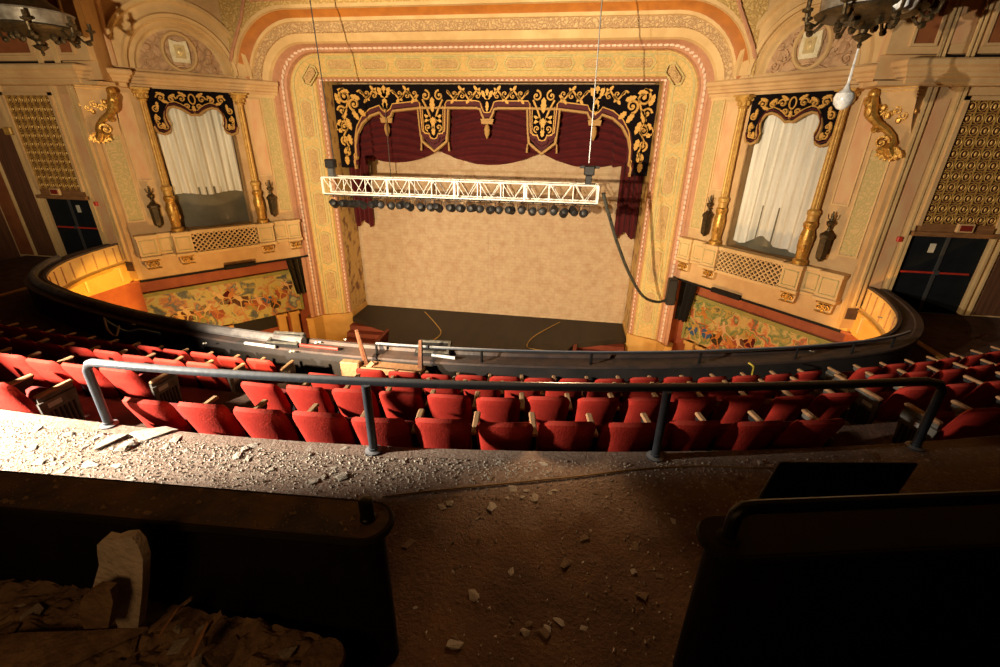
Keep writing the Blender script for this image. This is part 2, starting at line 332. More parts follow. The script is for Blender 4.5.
band('outer_moulding','beadbase',loop(8.06,19.6,2.75,1.35,ZB),loop(8.1,19.42,2.77,1.36,ZB),loop(8.18,19.38,2.80,1.4,ZB),loop(8.2,19.34,2.84,1.42,ZB),loop(8.32,19.22,2.90,1.5,ZB),loop(8.34,19.1,2.93,1.5,ZB),loop(8.44,18.98,2.97,1.55,ZB))
ZC=1.3
band('cream_band','plaster',loop(8.44,18.98,2.97,1.55,ZC),loop(8.5,18.85,3.02,1.6,ZC),loop(8.68,18.72,3.26,1.8,ZC))
band('carved_band','carved',loop(8.68,18.72,3.26,1.8,ZC),loop(8.70,18.64,3.29,1.82,ZC),loop(8.86,18.48,3.56,2.05,ZC))
band('cream_fillet','plaster',loop(8.86,18.48,3.56,2.05,ZC),loop(8.88,18.38,3.58,2.07,ZC),loop(8.94,18.34,3.68,2.15,ZC))
band('orange_band','orange',loop(8.94,18.34,3.68,2.15,ZC),loop(9.02,18.30,3.74,2.2,ZC),loop(9.22,18.08,3.88,2.32,ZC))
band('outer_fillet','plaster',loop(9.22,18.08,3.88,2.32,ZC),loop(9.23,17.95,3.90,2.34,ZC),loop(9.30,17.93,4.0,2.4,ZC))
# beads
def along(X,Y,Zt,r,zb,step,corner=True):
    L_=loop(X,Y,Zt,r,zb); out=[]; 
    for a,b in zip(L_[:-1],L_[1:]):
        d=math.dist(a,b); n=max(1,round(d/step))
        for k in range(n):
            t=(k+.5)/n; out.append((tuple(a[i]+(b[i]-a[i])*t for i in range(3)),(b[0]-a[0],b[2]-a[2])))
    return out
for nm,args,step,r in (('bead_string',(6.93,20.0,1.84,.03,ZB),.19,.045),('bead_string',(8.2,19.29,2.86,1.42,ZB),.2,.07)):
    mb=MB()
    for p,d in along(*args,step):
        sz=1.5 if abs(d[1])>abs(d[0]) else .8; sxx=.8 if abs(d[1])>abs(d[0]) else 1.5
        mb.ball(p,r,6,sxx,.8,sz)
    mb.build(nm,'bead',arch)
# hexagonal panels in the border
def hexpoly(hl,hw,k=.32): return [(-hl,0),(-hl+k*hw*1.6,hw),(hl-k*hw*1.6,hw),(hl,0),(hl-k*hw*1.6,-hw),(-hl+k*hw*1.6,-hw)]
def hexpanel(f,mx):
    mb=MB(f,mx); H=hexpoly(.5,.5)
    a=MB(f,mx); b=MB(f,mx)
    def ring(mb,hl,hw,w,h):
        A=hexpoly(hl,hw); B=hexpoly(hl-w,hw-w*.85)
        mb.loft([[(p[0],0,p[1]) for p in A+[A[0]]],[(p[0],h,p[1]) for p in A+[A[0]]],[(p[0],h,p[1]) for p in B+[B[0]]],[(p[0],0,p[1]) for p in B+[B[0]]]])
    return a,b,ring
def leg_f(zc,sg):
    dx,dy=.9,-.36; L_=math.hypot(dx,dy); ux,uy=dx/L_,dy/L_
    return lambda a,h,c:(7.55+ux*c-(-uy)*0+(-.371)*h, 19.75+uy*c-.928*h, zc+a)
def top_f(xc): return lambda a,h,c:(xc+a, 19.74-h*.9-.40*c, 2.36+.42*h+.9*c)
def put_hex(f,mx,hl,hw):
    a,b,ring=hexpanel(f,mx); ring(a,hl,hw,.05,.04); a.build('hexagon_frame','hex',arch)
    H=hexpoly(hl-.12,hw-.1); b.prism([(p[0],p[1]) for p in H],0,.035)
    b.ball((0,.03,0),.12,8,1.6,.4,1)
    b.build('hexagon_relief','hexin',arch)
for sg in (-1,1):
    for i in range(5): put_hex(leg_f(.35-1.85*i,sg),sg,.82,.27)
for i in range(-4,5): put_hex(top_f(i*1.46),1,.62,.24)
for sg in (-1,1): put_hex((lambda a,h,c:(7.15+.62*a+.7*c,19.68-h,1.98-.72*a+.7*c)),sg,.45,.24)
# plinths of the arch
for sg in (-1,1):
    mb=MB(None,sg); base=[(6.76,21.9),(6.82,20.1),(7.0,19.88),(8.06,19.4),(8.3,18.95),(8.6,18.85),(8.75,19.3),(8.2,20.4),(7.4,21.9)]
    mb.slab(base,-10.4,-8.62); mb.slab([(x,y-.04) for x,y in base],-8.62,-8.5); mb.build('plinth','orange_lit_wall',arch)
# front wall above the arch
Lp=loop(9.30,17.93,4.0,2.4,1.3); out=[]
n=len(Lp)//2
H_=[(9.32,17.9,1.3),(9.32,17.9,1.6)]
for k in range(1,NARC+1):
    t=k/NARC; H_.append((9.32,17.9,2+7*min(1,t*2)) if t<=.5 else (9.32-(9.32-7.2)*(t-.5)*2,17.9,9.0))
Hh=H_+[(-p[0],p[1],p[2]) for p in reversed(H_)]
struct(MB().loft([Lp,Hh]).build('wall_front','spandrel',smooth=False))
mb=MB()
for sg in (-1,1): mb.tube([(sg*x,17.84,z) for x,z in ((9.25,2.25),(9.1,2.6),(8.5,3.6),(8.2,4.3),(8.0,5.5))],.06,6)
mb.tube([(-8.0,17.84,4.15),(8.0,17.84,4.15)],.06,6); struct(mb.build('trim_1','beadbase'))
struct(MB().box((-9.4,21.9,-10.4),(-6.8,22.1,3)).box((6.8,21.9,-10.4),(9.4,22.1,3)).box((-6.8,21.95,1.6),(6.8,22.1,3)).build('wall_backstage','darkvoid'))
# ------------------------------------------------------------------ side bays
SIDE={-1:'left',1:'right'}
def sheet_arch(mb,s0,s1,z0,z1,cs,r,n):
    A=[];B=[];N=32
    for k in range(N+1):
        a=PI*k/N; ca,sa=math.cos(a),math.sin(a); A.append((cs+r*ca,n,z0+r*sa))
        t=1e9
        if ca>1e-6: t=min(t,(s1-cs)/ca)
        if ca<-1e-6: t=min(t,(s0-cs)/ca)
        if sa>1e-6: t=min(t,(z1-z0)/sa)
        B.append((cs+t*ca,n,z0+t*sa))
    # corners
    for i,b in enumerate(B):
        if i in (0,N): continue
    mb.loft([A,B])
def sweep(mb,path,prof):
    # path 2-D with room on the left-hand normal given by nrm sign ; profile (offset,z)
    n=len(path); loops=[]
    for i,p in enumerate(path):
        def nv(a,b):
            dx,dy=b[0]-a[0],b[1]-a[1]; l=math.hypot(dx,dy); return (dy/l,-dx/l)
        if i==0: N=nv(path[0],path[1]); k=1
        elif i==n-1: N=nv(path[-2],path[-1]); k=1
        else:
            a=nv(path[i-1],p); b=nv(p,path[i+1]); N=(a[0]+b[0],a[1]+b[1]); l=math.hypot(*N); N=(N[0]/l,N[1]/l); k=min(2.5,1/max(.3,N[0]*a[0]+N[1]*a[1]))
        loops.append([(p[0]-N[0]*o*k*-1,p[1]-N[1]*o*k*-1,z) for o,z in prof])
    mb.loft(loops)
def bay(sg):
    side=SIDE[sg]; mir=sg
    W=MB(BX,sg)
    # wall around the window (s 1.75-4.3, z -3.7..1.2)
    W.box((-.05,-.12,-5.45),(1.75,0,1.8)).box((4.3,-.12,-5.45),(6.05,0,1.8)).box((1.75,-.12,-5.45),(4.3,0,-3.7)).box((1.75,-.12,1.15),(4.3,0,1.8))
    sheet_arch(W,1.15,6.3,1.8,9.0,2.97,1.62,0.0)
    W.box((1.7,-1.3,-3.75),(1.75,0,1.3)).box((4.3,-1.3,-3.75),(4.35,0,1.3)).box((1.7,-1.3,1.2),(4.35,0,1.3)).box((1.7,-1.3,-3.8),(4.35,0,-3.7))
    # pier facet and frontal side wall
    wall=struct(W.build('wall_'+side,'plaster_pale'))
    MB(BX,sg).box((1.7,-1.35,-3.8),(4.4,-1.3,1.3)).build('recess_back','grey',wall)
    # stencilled panels
    for (s0,s1,z0,z1,m) in ((.12,.55,-3.3,1.1,'plaster_green'),(.68,1.12,-1.8,1.0,'plaster_pink'),(4.82,5.22,-1.8,1.0,'plaster_pink'),(5.4,5.85,-3.2,.9,'plaster_green')):
        mb=MB(BX,sg); mb.box((s0,0,z0),(s1,.02,z1)); mb.build('wall_panel',m,wall)
        mb=MB(BX,sg)
        for a,b in (((s0-.04,z0-.04),(s0,z1+.04)),((s1,z0-.04),(s1+.04,z1+.04)),((s0,z0-.04),(s1,z0)),((s0,z1),(s1,z1+.04))): mb.box((a[0],0,a[1]),(b[0],.05,b[1]))
        mb.build('panel_moulding','plaster',wall)
    # spandrel relief band over the arch
    mb=MB(BX,sg); P=[]
    for r,n_ in ((1.62,.0),(1.62,.10),(1.72,.14),(1.78,.06),(2.05,.06),(2.1,.16),(2.22,.16),(2.24,0)):
        P.append([(2.97+r*math.cos(PI*k/32),n_,1.8+r*math.sin(PI*k/32)) for k in range(33)])
    mb.loft(P); struct(mb.build('trim_2' if sg<0 else 'trim_3','plaster'))
    # tympanum
    ty=thing('tympanum',tuple([a*(sg if i==0 else 1) for i,a in enumerate(BX(2.97,0,1.8))]),'half-round relief panel above the %s box window, with a bright framed medallion'%side,'wall relief')
    mb=MB(BX,sg); P=[]
    for r,n_ in ((1.63,-.02),(1.6,-.02),(1.55,-.12),(1.42,-.08),(1.36,-.16),(1.28,-.18)): P.append([(2.97+r*math.cos(PI*k/32),n_,1.8+r*math.sin(PI*k/32)) for k in range(33)])
    mb.loft(P); mb.build('arch_moulding','plaster',ty)
    mb=MB(BX,sg); mb.grid(lambda u,v:(2.97+1.3*v*math.cos(PI*u),-.18,1.8+1.3*v*math.sin(PI*u)),32,6); mb.build('relief_ground','carved_pink',ty)
    mb=MB(BX,sg)
    for m_ in (-1,1):
        for (a,b,R,a0) in ((.78,.45,.22,0),(1.02,.2,.16,1),(.55,.85,.16,2)):
            mb.scroll((2.97+m_*a,1.8+b),R,a0,1.3,.07,-.18,-.12,m_)
        for k in range(7):
            an=.25+k*.16; mb.leaf((2.97+m_*.75*math.cos(an),1.8+.75*math.sin(an)),(an if m_>0 else PI-an)+.4*m_,.3,.09,-.18,-.13)
        mb.ribbon([(2.97+m_*t,1.86+.12*math.cos(t*4)) for t in [i*.1 for i in range(12)]],.08,-.18,-.12)
        # small seated cherub-like masses
        mb.ball((2.97+m_*.93,-.14,2.5),.11,8,1,.5,1).ball((2.97+m_*.88,-.14,2.27),.16,8,.8,.5,1.1)
    mb.build('relief_scrolls','carved_pink',ty)
    mb=MB(BX,sg)
    mb.tube([(2.97+.5*math.cos(2*PI*k/24),-.12,2.42+.58*math.sin(2*PI*k/24)) for k in range(24)],.07,6,closed=True); mb.build('medallion_wreath','plaster',ty)
    mb=MB(BX,sg); mb.prism([(2.97+a,2.42+b) for a,b in ((-.26,-.33),(.26,-.33),(.3,0),(.26,.36),(0,.3),(-.26,.36),(-.3,0))],-.12,-.02); mf=mb.build('medallion_frame','cream_lustre',ty)
    mb=MB(BX,sg); mb.prism([(2.97+a,2.42+b) for a,b in ((-.15,-.2),(.15,-.2),(.15,.2),(-.15,.2))],-.05,.03); 
    mb.ball((2.97,.01,2.42),.12,8,.8,.5,1.2); mb.build('medallion_shield','pale_gold',mf)
    # cornice: swept moulding
    pts=[BX(-.12,0,0)[:2],BX(4.75,0,0)[:2],BX(4.85,.5,0)[:2],BX(5.3,.55,0)[:2],(11.5,13.72),(17.2,13.72)]
    prof=[(-.3,1.18),(0,1.18),(.03,1.21),(.03,1.30),(.11,1.33),(.12,1.40),(.17,1.44),(.19,1.50),(.27,1.55),(.28,1.65),(.25,1.69),(-.6,1.69)]
    mb=MB(None,sg); 
    loops=[]
    sweep(mb,pts,[(o,z) for o,z in prof]); struct(mb.build('trim_4' if sg<0 else 'trim_5','plaster_pale',angle=25))
    mb=MB(BX,sg)
    mb.box((0,0,1.1),(4.62,.03,1.2)); struct(mb.build('trim_6' if sg<0 else 'trim_7','plaster'))
    # pier under cornice return, frontal side wall with door opening
    W=MB(None,sg)
    W.box((12.15,14.15,-5.3),(13.1,14.35,1.2)).box((15.1,14.15,-5.3),(17.2,14.35,1.2)).box((13.1,14.15,-2.42),(15.1,14.35,1.2)).box((10.9,13.75,1.8),(17.2,13.95,9.0)).box((10.9,13.75,1.15),(17.2,14.35,1.25))
    W.slab([BX(5.0,-.05,0)[:2],BX(5.1,.45,0)[:2],(10.9,13.96),(12.3,13.96),(12.3,14.4)],1.3,9.0)
    w2=struct(W.build('wall_side_'+side,'plaster_pale'))
    struct(MB(None,sg).box((17.2,-3,-10.4),(17.4,14.4,9)).build('wall_outer_'+side,'side_dark'))
    for (x0,x1,z0,z1,m) in ((12.55,12.85,-4.4,.9,'plaster_pink'),(15.45,16.3,-4.6,-.15,'side_dark'),(16.45,17.1,-4.6,.6,'panel_brown')):
        MB(None,sg).box((x0,14.12,z0),(x1,14.15,z1)).build('wall_panel',m,w2)
    mb=MB(None,sg)
    for x in (12.3,12.42,12.98,13.08,15.12,15.3,16.35): mb.box((x-.03,14.06,-4.6),(x+.03,14.15,1.16))
    mb.build('pilaster_fillets','plaster',w2)
    MB(None,sg).bbox((15.2,14.0,-.35),(15.5,14.15,-.1),.03).build('pilaster_capital','gold_matte',w2)
    # upper wall: brown insets and pilaster strips
    for (x0,x1) in ((11.38,11.82),(12.88,14.6),(14.9,17.1)):
        MB(None,sg).box((x0,13.72,2.0),(x1,13.745,8)).build('inset_panel','panel_brown',w2)
        mb=MB(None,sg)
        mb.box((x0-.06,13.68,1.94),(x0,13.745,8)).box((x1,13.68,1.94),(x1+.06,13.745,8)).box((x0,13.68,1.94),(x1,13.745,2.0)); mb.build('inset_moulding','plaster_pale',w2)
    MB(None,sg).box((12.15,13.72,2.0),(12.55,13.745,8)).build('inset_panel','plaster_pink',w2)
    mb=MB(None,sg)
    for x in (12.0,12.1,12.6,12.7): mb.box((x-.02,13.68,1.7),(x+.02,13.745,8))
    mb.build('pilaster_fillets','plaster',w2)
    # vertical gilded rib by the lunette
    mb=MB(BX,sg); P=[]
    for k in range(14):
        z=1.82+k*.35; b=-.012*k*k*.35; P.append((5.05+b*.5+0,.0,z))
    mb.tube([(4.98-.02*max(0,k-4)**1.3,.06,1.82+k*.35) for k in range(16)],.12,8); mb.build('ceiling_rib','plaster_pink',wall)
    # grille
    g=thing('organ_grille',(sg*14.1,14.15,-2.2),'tall openwork gilded grille above the %s exit door'%side,'grille')
    MB(None,sg).box((13.2,14.10,-2.1),(14.95,14.16,.86)).build('backing','grille_bg',g)
    mb=MB(None,sg); nx,nz=7,11; dx=1.75/nx;dz=2.96/nz
    for i in range(nx):
        for j in range(nz):
            cx,cz=13.2+dx*(i+.5),-2.1+dz*(j+.5)
            mb.tube([(cx+dx*.36*math.cos(2*PI*k/8),14.07,cz+dz*.38*math.sin(2*PI*k/8)) for k in range(8)],.014,4,closed=True)
            mb.ball((cx,14.06,cz),.035,6,1,.6,1.6)
            mb.scroll((cx+dx*.25,cz+dz*.3),.05,0,.9,.018,14.06,14.04,1)
    for i in range(nx+1): mb.box((13.2+dx*i-.01,14.05,-2.1),(13.2+dx*i+.01,14.1,.86))
    for j in range(nz+1): mb.box((13.2,14.06,-2.1+dz*j-.008),(14.95,14.1,-2.1+dz*j+.008))
    mb.build('lattice','gold_matte',g)
    mb=MB(None,sg)
    mb.box((13.1,14.0,-2.15),(13.2,14.15,.95)).box((14.95,14.0,-2.15),(15.05,14.15,.95)).box((13.1,14.0,.86),(15.05,14.15,.95)); mb.build('frame','plaster_pale',g)
    mb=MB(None,sg); mb.box((13.05,13.95,-2.42),(15.12,14.15,-2.3)); mb.box((13.2,14.02,-2.3),(14.95,14.15,-2.1)); mb.build('lintel','trimwood',g)
    # exit sign
    e=thing('exit_sign',(sg*14.2,13.98,-2.16),'small red exit sign on the lintel over the %s exit door'%side,'exit sign')
    MB(None,sg).bbox((14.0,13.9,-2.28),(14.4,13.99,-2.05),.015).build('housing','plaster_pale',e)
    MB(None,sg).box((14.06,13.885,-2.24),(14.34,13.9,-2.09)).build('face','redsign',e)
    # door
    d=thing('door_1' if sg<0 else 'door_2',(sg*14.1,14.2,-4.65),None,None); struct(d)
    for (a,b) in ((13.14,14.08),(14.1,15.06)): MB(None,sg).bbox((a,14.2,-4.65),(b,14.26,-2.44),.01).build('door_leaf','door',d)
    MB(None,sg).box((14.05,14.16,-4.65),(14.13,14.2,-2.44)).build('centre_stile','steel',d)
    for (a,b) in ((13.2,14.02),(14.16,14.9)):
        MB(None,sg).tube([(a,14.13,-3.45),(b,14.13,-3.45)],.03,8).build('push_bar','redbar',d)
    MB(None,sg).box((14.02,14.1,-3.5),(14.16,14.18,-3.38)).build('latch_box','steel',d)
    MB(None,sg).box((13.72,14.18,-2.9),(13.86,14.2,-2.65)).build('notice','paper',d)
    # fire alarm
    o=MB(None,sg).bbox((12.78,14.03,-2.62),(12.9,14.12,-2.48),.015).build('fire_alarm','redbar',org=(sg*12.84,14.1,-2.55)); tag(o,'small red fire alarm box on the pilaster beside the %s exit door'%side,'fire alarm')
    # lower wall under box, recess, mural
    Wd=MB(None,sg); Wd.box((12.5,9.0,-5.45),(12.7,14.7,-4.62)); Wd.slab([BX(5.9,0,0)[:2],BX(6.05,-.1,0)[:2],(12.7,14.7),(12.5,14.2),(12.42,14.2)],-5.45,-4.3)
    wl=struct(Wd.build('wall_lower_'+side,'orange_lit_wall'))
    mb=MB(None,sg)
    for y in (9.8,11.2,12.5,13.8): mb.box((12.46,y-.035,-5.3),(12.5,y+.035,-4.75))
    mb.box((12.46,9.8,-4.8),(12.5,13.8,-4.76)); mb.build('panel_moulding','plaster',wl)
    R=MB(BX,sg); R.box((-.3,-1.0,-10.4),(6.4,-.95,-5.45)); R.box((-.3,-1.0,-5.5),(6.4,0.0,-5.42)); R.box((-.35,-1,-10.4),(-.3,-.2,-5.45))
    struct(R.build('wall_recess_'+side,'redwall'))
    struct(MB(None,sg).box((12.6,5.0,-10.4),(12.8,14.5,-5.45)).build('wall_under_'+side,'redwall'))
    mb=MB(BX,sg); mb.box((-.3,-.05,-5.5),(6.1,.03,-5.42)); struct(mb.build('baseboard_'+side,'black'))
    mu=thing('mural',tuple([a*(sg if i==0 else 1) for i,a in enumerate(BX(3,-.95,-8.2))]),'colourful figure mural in the recess under the %s box'%side,'mural')
    MB(BX,sg).box((.1,-.95,-8.3),(6.2,-.9,-6.35)).build('painting','muralL' if sg<0 else 'muralR',mu)
    mb=MB(BX,sg); mb.box((.1,-.95,-6.35),(6.2,-.84,-6.2)); mb.box((0,-.95,-8.3),(.12,-.85,-6.2)); mb.build('border','mural_green',mu)
    rnd=random.Random(3+sg)
    flesh=['gold_matte','plaster_pink','orange','plaster']; cloth=['cord_blue','mural_green','burgundy','wood_dark','redwall','bronze','side_dark']
    for k in range(15):
        s0=.55+.37*k*.95+rnd.uniform(-.1,.1); z0=rnd.uniform(-7.75,-6.85); an=rnd.uniform(-1.1,1.1); sc_=rnd.uniform(.75,1.15)
        def T(x,z): x*=sc_;z*=sc_; return (s0+x*math.cos(an)-z*math.sin(an),z0+x*math.sin(an)+z*math.cos(an))
        def ell(a,b,cx,cz,n_=12): return [T(cx+a*math.cos(2*PI*i/n_)*(1+.15*math.sin(i*2.3+k)),cz+b*math.sin(2*PI*i/n_)) for i in range(n_)]
        mb=MB(BX,sg); mb.prism(ell(.26,.2,.0,-.2),-.9,-.893+.0003*k); mb.prism(ell(.12,.3,.14,-.1),-.9,-.892+.0003*k); mb.build('painted_drapery',cloth[rnd.randrange(7)],mu,smooth=False)
        mb=MB(BX,sg); mb.prism(ell(.09,.19,0,.02),-.9,-.888+.0003*k); mb.prism(ell(.065,.075,.03,.27),-.9,-.888+.0003*k)
        for (p0,p1,p2) in (((-.06,.14),(-.24,.08),(-.3,.26)),((.07,.14),(.22,.2),(.3,.08)),((-.04,-.12),(-.14,-.32),(-.05,-.5)),((.05,-.12),(.2,-.28),(.3,-.46))): mb.ribbon([T(*p0),T(*p1),T(*p2)],[.07,.055,.035],-.9,-.886+.0003*k)
        mb.build('painted_figure',flesh[rnd.randrange(4)],mu,smooth=False)
    for (s0,s1,nm) in ((.35,.75,0),(.95,1.35,0),(3.3,3.75,0),(3.95,4.3,0)):
        mb=MB(BX,sg); mb.bbox((s0,-.92,-10.4),(s1,-.7,-8.25),.04); mb.box((s0-.04,-.92,-8.4),(s1+.04,-.66,-8.25))
        o=mb.build('recess_pillar','orange_lit_wall',org=tuple([a*(sg if i==0 else 1) for i,a in enumerate(BX((s0+s1)/2,-.8,-10.4))])); tag(o,'squat amber-lit pillar under the %s mural, %s from the stage'%(side,{.35:'nearest',.95:'second',3.3:'third',3.95:'farthest'}[s0]),'pillar','pillars below the %s mural'%side)
    mb=MB(BX,sg); mb.box((1.4,-.93,-8.9),(3.3,-.85,-8.3)); o=mb.build('recess_opening','darkvoid',org=tuple([a*(sg if i==0 else 1) for i,a in enumerate(BX(2.3,-.9,-8.9))])); tag(o,'long dark opening beneath the mural under the %s box'%side,'opening')
    # small fittings
    mb=MB(BX,sg); mb.bbox((2.0 if sg<0 else 1.6,.03,-5.5),(3.2 if sg<0 else 2.8,.16,-5.32),.02); o=mb.build('wall_fixture','black',org=tuple([a*(sg if i==0 else 1) for i,a in enumerate(BX(2.5,.1,-5.4))])); tag(o,'long black lighting box fixed to the lower edge of the %s box wall'%side,'light fitting')
    c=MB(BX,sg); c.grid(lambda u,v:(-.25+.85*u-.25*u*v,-.55+.12*math.sin(u*20),-5.5-1.9*v),24,6)
    o=c.build('dark_drape','bronze' if sg<0 else 'black',org=tuple([a*(sg if i==0 else 1) for i,a in enumerate(BX(.2,-.55,-7.4))])); tag(o,'tattered dark drape hanging beside the %s mural next to the arch'%side,'drape')
    # columns
    for (s_,nm) in ((1.42,'stage'),(4.48,'house')):
        o3=tuple([a*(sg if i==0 else 1) for i,a in enumerate(BX(s_,.2,-3.7))])
        col=thing('gilded_column',o3,'slender gilded column on the %s side of the %s box window'%(nm,side),'column','gilded columns of the boxes')
        f=lambda u,v,w,s_=s_:BX(s_+u,.22+v,w)
        mb=MB(f,sg); prof=[(.22,-3.7),(.22,-3.58),(.16,-3.52),(.17,-3.3),(.2,-3.0),(.19,-2.75),(.15,-2.6),(.19,-2.52),(.19,-2.42),(.14,-2.36)]; mb.lathe((0,0,0),prof,16)
        for k in range(6): a=k*PI/3; mb.ball((.17*math.cos(a),.17*math.sin(a),-2.85-.3*(k%2)),.06,6,.9,.9,2)
        mb.build('base','gold',col)
        mb=MB(f,sg); mb.lathe((0,0,0),[(.15,-2.36),(.15,-2.2),(.18,-2.16),(.18,-2.06),(.12,-2.0)],16); mb.build('drum','gold_matte',col)
        mb=MB(f,sg); n=24; prof=[]
        lo=[];
        for z,r in ((-2.0,.12),(.82,.10)):
            lo.append([( (r*(1 if k%2 else .86))*math.cos(2*PI*k/n),(r*(1 if k%2 else .86))*math.sin(2*PI*k/n),z) for k in range(n+1)])
        mb.loft(lo); mb.build('shaft','gold_matte',col,angle=10)
        mb=MB(f,sg); mb.lathe((0,0,0),[(.13,.8),(.16,.84),(.13,.88),(.17,1.0),(.26,1.14)],16); mb.box((-.27,-.22,1.14),(.27,.22,1.2))
        for k in range(8):
            a=k*PI/4; mb.ball((.17*math.cos(a),.17*math.sin(a),.96),.05,6,1,1,1.6)
        for k in range(4):
            a=PI/4+k*PI/2; mb.ball((.24*math.cos(a),.22*math.sin(a),1.08),.065,6)
        mb.build('capital','gold_matte',col)
    # pelmet of box window
    o3=tuple([a*(sg if i==0 else 1) for i,a in enumerate(BX(2.97,.1,1.2))])
    p=thing('box_pelmet',o3,'dark velvet pelmet with gold scrollwork over the %s box window'%side,'pelmet')
    half=[(0,.42),(.12,.40),(.28,.52),(.42,.60),(.60,.66),(.80,.62),(.92,.45),(.98,.25),(.96,.05),(.9,-.08),(.95,-.2),(1.1,-.26),(1.28,-.2),(1.36,0),(1.36,1.2)]
    poly=[(2.97-a,b) for a,b in reversed(half)]+[(2.97+a,b) for a,b in half[1:]]
    MB(BX,sg).prism(poly,.0,.07).build('velvet','black_velvet',p)
    edge=half[:-1]; pl=[(2.97-a,b) for a,b in reversed(edge)]+[(2.97+a,b) for a,b in edge[1:]]
    MB(BX,sg).ribbon(pl,.10,.06,.12).build('fringe','gold_trim',p)
    MB(BX,sg).ribbon([(2.97+(x-2.97)*.97,z+.09) for x,z in pl],.05,.07,.14).build('braid','burgundy',p)
    mb=MB(BX,sg)
    mb.ribbon([(2.97+(x-2.97)*.93,z+.16) for x,z in pl],.035,.07,.12)
    for m_ in (-1,1):
        for (a,b,R,a0,t,cw) in ((.32,.92,.13,0,1.3,1),(.62,.9,.13,PI,1.3,-1),(.95,.92,.14,0,1.4,1),(1.17,.55,.11,PI/2,1.3,-1),(1.17,.25,.1,-PI/2,1.3,1),(1.15,0,.1,PI/2,1.2,-1),(.18,.68,.09,0,1.2,1)):
            mb.scroll((2.97+m_*a,b),R,a0 if m_>0 else PI-a0,t,.055,.07,.13,cw*m_)
        for (a,b,an,l) in ((.15,1.0,.5,.28),(.5,1.05,-.5,.25),(.8,1.0,.3,.28),(1.1,.8,-1.5,.28),(1.2,.4,-1.3,.24),(1.08,.12,-1.8,.2),(.75,.78,.2,.2)):
            mb.leaf((2.97+m_*a,b),an if m_>0 else PI-an,l,.09,.07,.12)
    mb.tube([(2.97+.1*math.cos(2*PI*k/14),.12,.92+.16*math.sin(2*PI*k/14)) for k in range(14)],.025,5,closed=True)
    mb.leaf((2.97,.72),-PI/2,.25,.1,.07,.13)
    mb.build('gold_scrollwork','gold_thread',p)
    # curtain in window
    o3=tuple([a*(sg if i==0 else 1) for i,a in enumerate(BX(2.97,-.2,-2.5))])
    zb=(lambda u:-2.42+.05*math.sin(u*9)) if sg<0 else (lambda u:-3.5+.32*math.exp(-((u-.45)/.16)**2)-.05*math.sin(u*14))
    rr=random.Random(5+sg); ph=[(rr.uniform(18,60),rr.uniform(0,6),rr.uniform(.01,.035)) for _ in range(6)]
    def cf(u,v):
        s_=1.85+2.35*u; 
        if sg<0: s_=1.78+2.5*u + .12*v*(.5-u)
        fold=sum(a*math.sin(f_*u+p_+v*1.1) for f_,p_,a in ph)
        return (s_,-.22+fold,1.2-(1.2-zb(u))*v)
    cu=MB(BX,sg).grid(cf,110,16).build('box_curtain','curtain_white',org=o3); tag(cu,('long dusty white curtain hanging in the left box window' if sg<0 else 'torn dusty white curtain trailing to the sill of the right box window'),'curtain')
    mb=MB(BX,sg); mb.grid(lambda u,v:(1.76+2.5*u,-.5+.25*math.sin(PI*u),-3.68+1.5*v),24,6); o=mb.build('glazed_screen','grey',org=o3); tag(o,'curved grey glossy screen low behind the %s box curtain'%side,'screen')
    # balustrade
    o3=tuple([a*(sg if i==0 else 1) for i,a in enumerate(BX(2.97,.2,-4.6))])
    b=thing('box_balustrade',o3,'cream balustrade with diamond lattice below the %s box window'%side,'balustrade')
    mb=MB(BX,sg)
    mb.box((1.7,0,-3.82),(4.15,.4,-3.7)).box((1.7,0,-4.66),(4.15,.36,-4.56)); mb.build('rails','plaster',b)
    mb=MB(BX,sg); w=.2; 
    z0,z1=-4.56,-3.82
    k=0; s_=1.75-.74
    while s_<4.1:
        for sl in (1,-1):
            pts=[]
            for t in (0,1):
                ss=s_+t*.74; zz=z0+(z1-z0)*t if sl>0 else z1-(z1-z0)*t; pts.append([ss,zz])
            (a0,c0),(a1,c1)=pts
            if a0<1.75: c0=c0+(c1-c0)*(1.75-a0)/(a1-a0); a0=1.75
            if a1>4.1: c1=c0+(c1-c0)*(4.1-a0)/(a1-a0); a1=4.1
            if a1-a0>.03: mb.ribbon([(a0,c0),(a1,c1)],.055,.26 if sl>0 else .27,.33 if sl>0 else .34); mb.ribbon([(a0,c0),(a1,c1)],.055,.30,.24)
        s_+=.185
    mb.build('lattice','plaster',b)
    MB(BX,sg).box((1.75,.0,-4.56),(4.1,.05,-3.82)).build('lattice_backing','darkvoid',b)
    for (s0,s1,n1) in ((-.05,.5,.32),(.5,1.1,.2),(1.1,1.72,.42),(4.12,4.72,.42),(4.72,5.22,.2),(5.22,5.84,.34)):
        mb=MB(BX,sg); mb.box((s0,0,-4.5),(s1,n1,-3.8)).bbox((s0-.04,0,-3.82),(s1+.04,n1+.06,-3.7),.015).bbox((s0-.04,0,-4.62),(s1+.04,n1+.05,-4.5),.02); mb.build('pedestal','plaster',b)
        mb=MB(BX,sg); 
        for a,c in (((s0+.07,-4.42),(s0+.1,-3.9)),((s1-.1,-4.42),(s1-.07,-3.9)),((s0+.07,-4.42),(s1-.07,-4.39)),((s0+.07,-3.93),(s1-.07,-3.9))): mb.box((a[0],n1,a[1]),(c[0],n1+.02,c[1]))
        mb.build('pedestal_moulding','hex',b)
